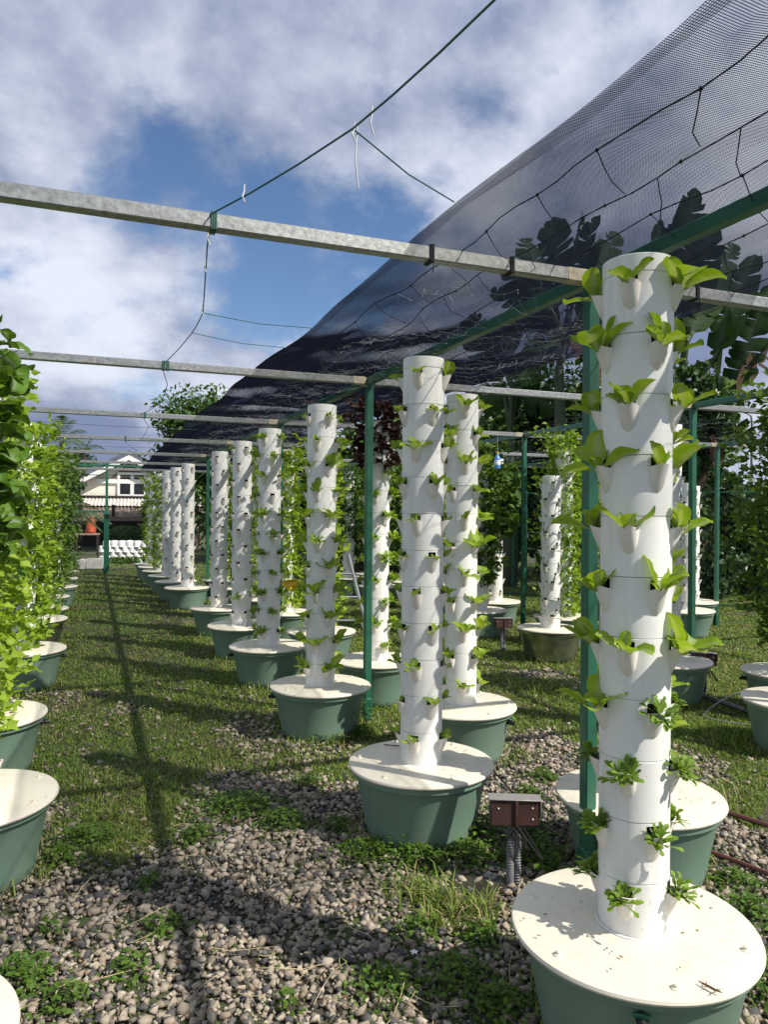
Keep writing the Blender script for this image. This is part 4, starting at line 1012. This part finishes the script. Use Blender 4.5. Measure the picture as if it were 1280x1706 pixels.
# ------------------------------------------------------------------ the house at the end of the aisle
def house():
    d = 32.0; o = at(215, 853, d); o.z = 0.0; s = d/FPX        # metres per photo pixel there
    fwd = Vector((math.sin(YAW-.30), math.cos(YAW-.30), 0)); rz = math.atan2(-fwd.x, fwd.y)
    root = empty('gabled_house', o, (0, 0, rz)); tag(root, 'cream gabled house with slate roof and lean-to porch at the end of the aisle', 'house')
    Z = lambda py: CAM_H+(853-py)*s + .0; X = lambda px: (px-215)*s
    gx, ez, az = 3.05, Z(826), Z(772)
    m = MB(); m.add([(-gx+.3, 0, 0), (gx-.3, 0, 0), (gx-.3, 0, ez), (0, 0, az), (-gx+.3, 0, ez), (-gx+.3, 6, 0), (gx-.3, 6, 0), (gx-.3, 6, ez), (0, 6, az), (-gx+.3, 6, ez)], [(0, 1, 2, 3, 4), (5, 9, 8, 7, 6), (0, 4, 9, 5), (1, 6, 7, 2)])
    m.obj('wall', 'cream_wall', root, smooth=False)
    for sx in (-1, 1):
        a = Vector((sx*(gx+.15), 0, ez-.18)); b_ = Vector((0, 0, az+.16)); n_ = Vector((0, 0, .30))
        m = MB(); P = [a+Vector((0, -.45, 0)), b_+Vector((0, -.45, 0)), b_+Vector((0, 6.3, 0)), a+Vector((0, 6.3, 0))]
        m.add(P+[p+n_ for p in P], [(0, 3, 2, 1), (4, 5, 6, 7), (0, 1, 5, 4), (2, 3, 7, 6), (3, 0, 4, 7), (1, 2, 6, 5)]); rf = m.obj('roof', 'roof_blue', root, smooth=False)
        m = MB(); Q = [a+Vector((0, -.50, -.12)), b_+Vector((0, -.50, -.12)), b_+Vector((0, -.50, .09)), a+Vector((0, -.50, .09))]; m.add(Q+[q_+Vector((0, .045, 0)) for q_ in Q], [(0, 1, 2, 3), (7, 6, 5, 4), (0, 4, 5, 1), (2, 6, 7, 3), (0, 3, 7, 4), (1, 5, 6, 2)]); m.obj('barge_board', 'white_paint', rf, smooth=False)
    m = MB(); m.add([(-.75, -.03, az-.72), (.75, -.03, az-.72), (0, -.03, az-.05)], [(0, 1, 2)])
    for k in range(6): m.box((0, -.05, az-.66+.09*k), (1.36-.25*k, .03, .05))
    m.obj('gable_vent', 'vent_wood', root, smooth=False)
    m = MB(); m.box((0, -.06, az-.86), (2.7, .05, .18)); m.obj('board', 'white_paint', root)
    for px0, px1 in ((200.5, 217), (222.5, 238.5)):
        x0, x1, z0, z1 = X(px0), X(px1), Z(826.5), Z(794)
        m = MB(); m.box(((x0+x1)/2, -.035, (z0+z1)/2), (x1-x0, .03, z1-z0)); w = m.obj('window', 'dark_glass', root)
        m = MB()
        for xx in (x0-.05, x1+.05): m.box((xx, -.05, (z0+z1)/2), (.10, .08, z1-z0+.2))
        for zz in (z0-.05, z1+.05): m.box(((x0+x1)/2, -.048, zz), (x1-x0-.005, .08, .095))
        m.obj('frame', 'white_paint', w)
        m = MB(); m.box(((x0+x1)/2, -.07, z0-.14), (x1-x0+.3, .12, .06)); m.obj('sill', 'vent_wood', w)
    # porch: two runs of corrugated sheet
    def corr(name, x0, x1, ya, za, yb, zb, mat):
        m = MB(); n = 150; vs = []
        for i in range(n+1):
            x = x0+(x1-x0)*i/n; w = .022*math.sin(i*1.5708); vs += [(x, ya, za+w), (x, yb, zb+w)]
        m.add(vs, [(2*i, 2*i+2, 2*i+3, 2*i+1) for i in range(n)]); return m.obj(name, mat, root)
    corr('porch_roof', X(125), X(330), -.06, Z(833), -1.6, Z(846), 'roof_tin_white'); corr('porch_roof', X(128), X(330), -1.5, Z(846)-.05, -3.0, Z(862)-.05, 'roof_tin_rust')
    m = MB(); m.box(((X(130)+X(330))/2, -2.95, Z(866)), (X(330)-X(130), .08, .16)); m.obj('porch_beam', 'vent_wood', root)
    m = MB(); m.box(((X(130)+X(330))/2, 1.0-.9, 1.0), (X(330)-X(130), .1, 2.3)); m.v = [(x, y-.22, z) for x, y, z in m.v]; m.obj('porch_shade_panel', 'shade_wood', root)  # added dark panel that paints the shade under the porch
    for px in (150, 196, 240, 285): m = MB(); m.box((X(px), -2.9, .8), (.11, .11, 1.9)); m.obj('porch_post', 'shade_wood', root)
    m = MB(); m.tube([(X(222), -1, .2), (X(238), -1, 1.5)], .05, 5); m.tube([(X(238), -1, .2), (X(228), -1, 1.3)], .04, 5); m.obj('stacked_timber', 'bark', root)
house()
# in front of the house: spare pots, slabs, bag, bench, bush, fence
b = MB(); b.lathe([(.001, 0), (.07, 0), (.092, .008), (.104, .03), (.116, .15), (.122, .155), (.122, .172), (.10, .172), (.09, .02), (.001, .02)], 14); SPARE = b.mesh('spare_pot', 'white_paint')
row_w = ['bottom', 'second', 'third', 'top']
spd = 21.8
for r_ in range(4):
    nn = 7-(r_ % 2)
    for c_ in range(nn):
        p = at(172+12.8*(c_+.5*(r_ % 2)), 853, spd); p.z = .195+.150*r_
        colw = ['leftmost', 'second from left', 'third from left', 'fourth from left', 'fifth from left', 'sixth from left', 'seventh from left'][c_]
        tag(link('spare_pot', SPARE, None, p, (R(180) if (r_+c_) % 3 else R(173), 0, c_), 1.08), 'white spare pot in the stack below the house, %s row, %s' % (row_w[r_], colw), 'pot', 'stack of spare white pots')
def slab(px0, px1, py0, py1, d, label):
    a = at(px0, py1, d); c = at(px1, py0, d); w = (Vector((c.x, c.y, 0))-Vector((a.x, a.y, 0))).length; h = max(.1, c.z-max(a.z, 0)); m = MB(); m.box((0, 0, h/2), (w, .12, h), bev=.03)
    tag(m.obj('concrete_slab', 'concrete', None, ((a.x+c.x)/2, (a.y+c.y)/2, max(0, min(a.z, .05))), (R(-6), 0, -YAW+.3)), label, 'slab', 'concrete slabs')
slab(128, 142, 931, 951, 19.0, 'left concrete slab standing at the end of the grass aisle'); slab(143, 173, 930, 951, 19.1, 'right concrete slab standing at the foot of the end post')
p = at(146, 908, 25.0); p.z = 0; root = empty('work_bench', p, (0, 0, -YAW+.3)); tag(root, 'rough timber bench under the house porch holding an orange bag', 'bench')
m = MB(); m.box((0, 0, .72), (.75, .5, .06), bev=.01); m.obj('bench_top', 'vent_wood', root)
for sx in (-.32, .32):
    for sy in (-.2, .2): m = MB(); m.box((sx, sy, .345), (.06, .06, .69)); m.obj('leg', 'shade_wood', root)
m = MB(); m.lathe([(.001, 0), (.15, 0), (.17, .05), (.16, .25), (.13, .42), (.10, .47), (.11, .53), (.06, .54), (.001, .53)], 14)
m.v = [(x*(1+.12*math.sin(z*17+x*30)), y*(1+.15*math.sin(z*23)), z) for x, y, z in m.v]
tag(m.obj('sack', 'orange_bag', None, (p.x+.10, p.y-.05, .752)), 'orange-red sack standing on the bench by the house', 'sack')
# chain link fence
def fence(a, b_, h, label):
    a, b_ = Vector(a), Vector(b_); L = (b_-a).length; d = (b_-a)/L; root = empty('chain_link_fence', a); tag(root, label, 'fence'); m = MB(); step = .12; w = .0016
    ang = math.atan2(d.y, d.x)
    for k in range(-int(h/step), int(L/step)):
        for sg in (1, -1):
            x0, z0, x1, z1 = (k*step, 0, k*step+h, h) if sg == 1 else (k*step+h, 0, k*step, h)
            if sg == 1:
                if x0 < 0: z0 -= x0; x0 = 0
                if x1 > L: z1 -= x1-L; x1 = L
            else:
                if x1 < 0: z1 += x1; x1 = 0
                if x0 > L: z0 += x0-L; x0 = L
            if z1 <= z0: continue
            m.tube([d*x0+Vector((0, 0, z0)), d*x1+Vector((0, 0, z1))], w, 3, cap=False)
    kind(m.obj('mesh', 'wire', root), 'stuff')
    for k in range(int(L/4.4)+1):
        m = MB(); m.tube([d*k*4.4, d*k*4.4+Vector((0, 0, h+.05))], .02, 6); m.obj('fence_post', 'green_paint', root)
    for zz in (h, .03): m = MB(); m.tube([Vector((0, 0, zz)), d*L+Vector((0, 0, zz))], .012, 5); m.obj('top_rail', 'green_paint', root)
e = at(60, 853, 22.5); f_ = at(300, 853, 22.5); fence((e.x, e.y, 0), (f_.x, f_.y, 0), 2.6, 'chain link fence across the end of the aisle')
fence((10.5, 8.6, 0), (3.2, 16.5, 0), 1.9, 'chain link fence behind the right-hand rows')

# ------------------------------------------------------------------ trees and plants behind
def blob_leaves(blobs, n, size, aspect=.55, up=.5):
    C, D, N = [], [], []
    tot = sum(r[0]*r[1]*r[2] for _, r in blobs)
    for c, r in blobs:
        k = max(30, int(n*r[0]*r[1]*r[2]/tot)); d = rand_dirs(k); q = rng.random(k)**.45; lump = 1+.22*np.sin(d[:, 0]*5+c[0]*3)*np.cos(d[:, 1]*6+c[2]*2)+.15*np.sin(d[:, 2]*9+c[1])
        C.append(np.array(c)+d*np.array(r)*(q*lump)[:, None]); D.append(d+rng.normal(0, .6, (k, 3))+np.array([0, 0, -.25])); N.append(d*.6+rand_dirs(k)*.6+np.array([0, 0, up]))
    C, D, N = map(np.vstack, (C, D, N)); s = size*rng.uniform(.6, 1.3, len(C))
    return diamonds(C, D, N, s, s*aspect, .15, .2), len(C)
def tree(name, px, pytop, d, w, label, mat, n=5200, size=.16, trunk_h=None, group='trees and bushes behind the rows', low=.0, blobs=9, cat='tree', zscale=1.0):
    base = at(px, 853, d); base.z = 0; H = CAM_H+(853-pytop)/FPX*d; r = np.random.default_rng(int(px*7+pytop))
    root = empty(name, base); tag(root, label, cat, group); th = trunk_h if trunk_h is not None else H*.35
    m = MB(); m.tube([(0, 0, 0), (.05*H*.2, 0, th*.6), (0, .03*H, th), (0, 0, H*.75)], [.022*H+.02, .018*H+.015, .014*H+.01, .005*H], 7)
    for k in range(6):
        a = k*1.05+px; m.tube([(0, 0, th*.8+.1*k), (w*.25*math.cos(a), w*.25*math.sin(a), th+(H-th)*.3), (w*.42*math.cos(a), w*.42*math.sin(a), th+(H-th)*(.45+.06*k))], [.012*H, .008*H, .003*H], 5)
    m.obj('trunk', 'bark', root)
    B = []
    for k in range(blobs):
        a = k*2.4+r.uniform(0, 1); f = (k+.5)/blobs; zc = low+(H-low)*(.18+.68*r.random()) if k else H*.78; rr = w*.5*r.uniform(.1, .68)*(1.15-.6*max(0, zc/H-.4))
        bs = w*r.uniform(.2, .34); B.append(((rr*math.cos(a), rr*math.sin(a), zc), (bs, bs, min(bs*.85*zscale, max(.1, H-zc), )+.0)))
    (V, F), k = blob_leaves(B, n, size)
    V[:, 2] = np.maximum(V[:, 2], .05)
    link('crown', np_mesh('crown', V, F, mat, np.repeat(rng.random(k)*.9, 4)), root); return root
tree('broadleaf_tree', 322, 612, 27, 3.2, 'dark broadleaf tree rising behind the shade cloth, left of centre', 'leaf_mid', 9000, .20, blobs=18)
tree('broadleaf_tree', 378, 655, 27.5, 3.2, 'lower dark tree to the right of the tall broadleaf tree', 'leaf_mid', 5000, .19)
tree('broadleaf_tree', 122, 745, 44, 3.6, 'dark bushy tree left of the house gable', 'leaf_dark', 5000, .22)
tree('broadleaf_tree', 88, 735, 26, 2.0, 'olive tree behind the leafy left row', 'leaf_mid', 5000, .17)
tree('broadleaf_tree', 152, 775, 40, 4.5, 'pale green tree peeking over the house roof', 'leaf_olive', 5000, .25)
tree('broadleaf_tree', 60, 760, 21, 2.4, 'dark tree behind the left row near the picture edge', 'leaf_dark', 4500, .15)
for i, (px, py, d, w, lab, mt) in enumerate([(440, 760, 24, 3.5, 'leafy tree behind the fourth front tower', 'leaf_mid'), (520, 700, 22, 3.6, 'dark tree behind the third front tower', 'leaf_dark'), (600, 730, 20, 3.0, 'leafy bush behind the purple basil', 'leaf_mid'), (660, 670, 21, 3.6, 'leafy tree left of the second front tower', 'leaf_mid'),
        (740, 690, 20, 3.4, 'dark tree behind the second front tower', 'leaf_dark'), (820, 625, 19, 3.4, 'leafy tree behind the hanging bottle', 'leaf_mid'), (900, 600, 19, 3.6, 'dark tree behind the metal-tank tower', 'leaf_dark'), (985, 590, 18, 3.4, 'dark tree behind the nearest green post', 'leaf_dark'),
        (1080, 590, 17, 3.2, 'leafy tree behind the nearest tower', 'leaf_mid'), (1265, 800, 15, 2.6, 'dark bush low at the right picture edge', 'leaf_mid'), (1200, 830, 15, 2.2, 'mid-green bush low beside the thin far post', 'leaf_mid')]):
    tree('background_tree', px, py, d, w*1.12, lab, mt, 7600, .22, low=.1, trunk_h=.8, blobs=16)
tree('hedge_shrub', 208, 930, 22.0, 1.7, 'low leafy shrub in front of the white pots', 'leaf_mid', 2600, .10, trunk_h=.1, cat='shrub', blobs=12)
tree('porch_shrub', 212, 880, 28.0, 1.2, 'leafy shrub hanging in the dark porch', 'leaf_mid', 1500, .13, trunk_h=.5, cat='shrub')
# vine-covered trunk
def vine(px, pytop, pybot, d, w, label, n):
    base = at(px, 853, d); base.z = 0; H = CAM_H+(853-pytop)/FPX*d; root = empty('vine_covered_trunk', base); tag(root, label, 'tree', 'trees and bushes behind the rows')
    m = MB(); m.tube([(0, 0, 0), (.06, .02, H*.5), (-.03, 0, H*.95)], [.16, .13, .08], 9); m.obj('trunk', 'bark', root)
    B = [((rng.normal(0, w*.16), rng.normal(0, w*.16), z), (w*.42*rng.uniform(.7, 1.15), w*.4, .42)) for z in np.arange(.3, H-.2, .38)]
    (V, F), k = blob_leaves(B, n, .15, .8, .2); V[:, 2] = np.maximum(V[:, 2], .05); link('crown', np_mesh('crown', V, F, 'leaf_vine', np.repeat(rng.random(k)*.9, 4)), root)
    for k in range(5):
        V, F, rb = leaf_arrays(.5, .16, .08, .6, 1.2, .15, seed=k+int(px)); lf = link('dead_leaf', np_mesh('dead_leaf', V, F, 'leaf_banana_dry', np.zeros(len(V)), True), root, (rng.uniform(-.35, .3), -w*.42, rng.uniform(H*.4, H*.9)), (rng.normal(0, .6), R(70), rng.uniform(0, 6.28)))
vine(1165, 592, 900, 13.0, 1.35, 'trunk smothered in vines behind the nearest tower, right side', 5200)
vine(1095, 640, 900, 14.0, 1.2, 'vine-covered trunk just right of the nearest pipe', 4000)
# banana plants: each leaf a torn blade with a midrib
def banana_leaf(L, W, seed, droop, torn=.5, nu=26):
    r = np.random.default_rng(seed); V = []; F = []; rib = []; ang = 0.0; x = z = 0.0
    cut_l = r.random(nu) < torn*.5; cut_r = r.random(nu) < torn*.5; ol = orr = 0.0
    C = []
    for i in range(nu+1):
        u = i/nu; w = W*.5*(max(0.0, math.sin(math.pi*min(1, u*.9+.08)))**.55)*(1 if u < .98 else .3)
        if u < .10: w = W*.03
        C.append((x, z, ang, w)); x += L/nu*math.cos(ang); z += L/nu*math.sin(ang); ang -= droop/nu*(.4+1.2*u)
    def strip(side, cuts):
        sag = 0.0; tw = 0.0
        for i in range(nu):
            if cuts[i]: sag = r.uniform(-.05, .7); tw = r.uniform(-.25, .35)
            o = len(V)
            for q, (xx, zz, an, w) in enumerate((C[i], C[i+1])):
                shrink = r.uniform(.55, .85) if (cuts[i] and q == 0) else 1.0
                for t_ in (0, .5, 1):
                    ww = w*t_*shrink; zd = ww*(.25-.9*sag*t_); back = tw*ww
                    V.append((xx+back+ww*.22, side*ww, zz+zd*math.cos(an))); rib.append(.1 if t_ == 0 else 0)
            F.extend([(o, o+1, o+4, o+3), (o+1, o+2, o+5, o+4)])
    strip(1, cut_l); strip(-1, cut_r)
    return np.array(V), np.array(F), np.array(rib)
def banana(px, d, leaves, label, hstem):
    base = at(px, 853, d); base.z = 0; root = empty('banana_plant', base, (0, 0, -YAW)); tag(root, label, 'banana plant', 'banana plants behind the rows')
    m = MB(); m.tube([(0, 0, 0), (.05, 0, hstem*.5), (0, 0, hstem)], [.17, .14, .09], 10); m.obj('pseudostem', 'leaf_banana_stalk', root)
    for i, (pa, pb, W, dry, dr) in enumerate(leaves):
        # from crown to tip, given as photo-plane offsets at this depth
        s = d/FPX; a = Vector(((pa[0]-px)*s, rng.uniform(-.3, .3), CAM_H+(853-pa[1])*s)); b_ = Vector(((pb[0]-px)*s, rng.uniform(-.6, .5), CAM_H+(853-pb[1])*s)); v = b_-a; L = v.length*1.2
        V, F, rb = banana_leaf(L, W*.88, i*13+int(px), dr, .8)
        az = math.atan2(v.y, v.x); el = math.asin(v.z/v.length)+dr*.42
        me = np_mesh('leaf', V, F, 'leaf_banana_dry' if dry else 'leaf_banana', np.zeros(len(V)), True, rb)
        lf = link('leaf', me, root, a); lf.rotation_mode = 'QUATERNION'
        roll = rng.uniform(.9, 1.5)*(1 if i % 2 else -1)
        lf.rotation_quaternion = (Matrix.Rotation(az, 3, 'Z') @ Matrix.Rotation(-el, 3, 'Y') @ Matrix.Rotation(roll, 3, 'X')).to_quaternion()
        mm = MB(); mm.tube([a, a.lerp(b_, .12)], [.05, .03], 6)
        mm.tube([Vector((0, 0, hstem)), a], [.06, .05], 6); mm.obj('leaf_stalk', 'leaf_banana_stalk', root)
simple('leaf_banana_stalk', (.035, .055, .018), .6, 0, .4, 6)
banana(1130, 13.5, [((1120, 560), (1150, 378), .95, 0, .25), ((1135, 570), (1240, 425), .7, 0, .3), ((1190, 650), (1205, 535), .85, 0, .2), ((1215, 660), (1290, 500), .75, 0, .35), ((1215, 665), (1300, 565), .8, 1, .3), ((1100, 580), (1060, 420), .7, 0, .3), ((1160, 690), (1220, 745), .7, 0, 1.0), ((1110, 560), (1100, 400), .9, 0, .2), ((1150, 560), (1190, 400), .9, 0, .25), ((1180, 600), (1260, 450), .7, 0, .3)], 'tall banana plant right of the nearest tower with torn upright leaves', 3.6)
banana(930, 14.5, [((930, 520), (915, 375), 1.0, 0, .2), ((950, 520), (985, 385), .9, 0, .3), ((925, 540), (845, 450), .9, 0, .35), ((960, 530), (1045, 395), .8, 0, .3), ((925, 560), (900, 650), .9, 0, 1.1), ((940, 560), (1000, 640), .9, 1, 1.0), ((920, 530), (870, 420), 1.0, 0, .3), ((945, 530), (950, 390), .8, 0, .2), ((935, 545), (830, 500), .9, 0, .5), ((955, 545), (1060, 470), .9, 0, .4)], 'banana plant seen through the shade cloth left of the nearest tower', 4.4)
banana(850, 15.5, [((850, 640), (845, 530), .9, 0, .2), ((840, 640), (775, 560), .9, 0, .3), ((860, 640), (925, 570), .8, 0, .3), ((850, 650), (800, 700), .8, 0, 1.0), ((855, 650), (905, 700), .8, 0, 1.0)], 'shorter banana plant behind the second front tower', 3.2)
banana(1010, 15.0, [((1010, 620), (1000, 500), .9, 0, .2), ((1015, 620), (1075, 530), .9, 0, .3), ((1005, 620), (950, 560), .8, 0, .3)], 'dark banana plant behind the nearest green post', 3.0)
# palms by the house
def frond(a, b_, sag, w, n=26):
    a, b_ = Vector(a), Vector(b_); V = []; F = []; v = b_-a; side = v.cross(Vector((0, 0, 1))).normalized()
    for i in range(n):
        u = (i+.5)/n; p = a.lerp(b_, u)+Vector((0, 0, sag*4*u*(1-u))); L = w*math.sin(math.pi*min(1, .12+u*.86))**.7
        for s in (-1, 1):
            tip = p+side*s*L*.8+v.normalized()*L*.45-Vector((0, 0, L*(.35+.3*random.random()))); e = v.normalized()*.018; o = len(V); V += [p-e, p+e, tip]; F.append((o, o+1, o+2))
    return np.array([list(q) for q in V]), np.array(F)
def palm(px, pyc, d, label, fr, sc):
    c = at(px, pyc, d); base = Vector((c.x, c.y, 0)); root = empty('palm', base); tag(root, label, 'palm', 'palms near the house')
    m = MB(); m.tube([(0, 0, 0), (.1, 0, c.z*.5), (0, 0, c.z)], [.14, .11, .09], 8); m.obj('trunk', 'bark', root)
    for k, (ax, az) in enumerate(fr):
        e = Vector((_R.x*ax, _R.y*ax, az))*sc + Vector((_F.x, _F.y, 0))*random.uniform(-.5, .5)*sc
        V, F = frond(Vector((0, 0, c.z)), Vector((0, 0, c.z))+e, .25*sc, .55*sc); link('frond', np_mesh('frond', V, F, 'leaf_palm', np.full(len(V), random.random()*.8)), root)
palm(103, 735, 30, 'small palm crown above the leafy left row', [(-.9, .5), (-.4, .9), (.3, .9), (.9, .4), (1.0, -.2), (-1.0, -.1), (.1, 1.0)], 1.0)
palm(140, 752, 42, 'second palm crown left of the house gable', [(-.9, .4), (-.3, .8), (.5, .7), (1.0, .1), (-.9, -.3)], 1.2)
palm(105, 862, 19, 'palm drooping a pale frond in front of the house porch', [(1.05, -.15), (.9, .25), (.8, -.35), (.3, .5)], 1.0)
# street lamp beyond
lp_ = at(1252, 853, 30); lp_.z = 0; root = empty('street_lamp', lp_, (0, 0, -YAW)); tag(root, 'slim grey street lamp with curved neck beyond the trees', 'street lamp')
s = 30/FPX; zt = CAM_H+(853-685)*s; m = MB(); m.tube([(0, 0, 0), (0, 0, zt-.35), (-.03, 0, zt-.1), (-.15, 0, zt), (-.32, 0, zt+.04)], [.06, .045, .04, .035, .03], 8); m.obj('pole', 'wire', root)
m = MB(); m.box((.0, 0, zt-.78), (.22, .14, .16), bev=.03); m.obj('lamp_head', 'black_rubber', root)
# thin wires between the beams above the aisle
for i, (y, lab) in enumerate(((8.9, 'nearer'), (11.8, 'farther'))):
    m = MB(); m.tube([(-.95, y, BZ+.01), (.4, y, BZ-.01), (1.1, y, BZ+.01)], .002, 4); tag(m.obj('overhead_wire', 'black_cord'), lab+' thin wire strung across the aisle between beams', 'wire')
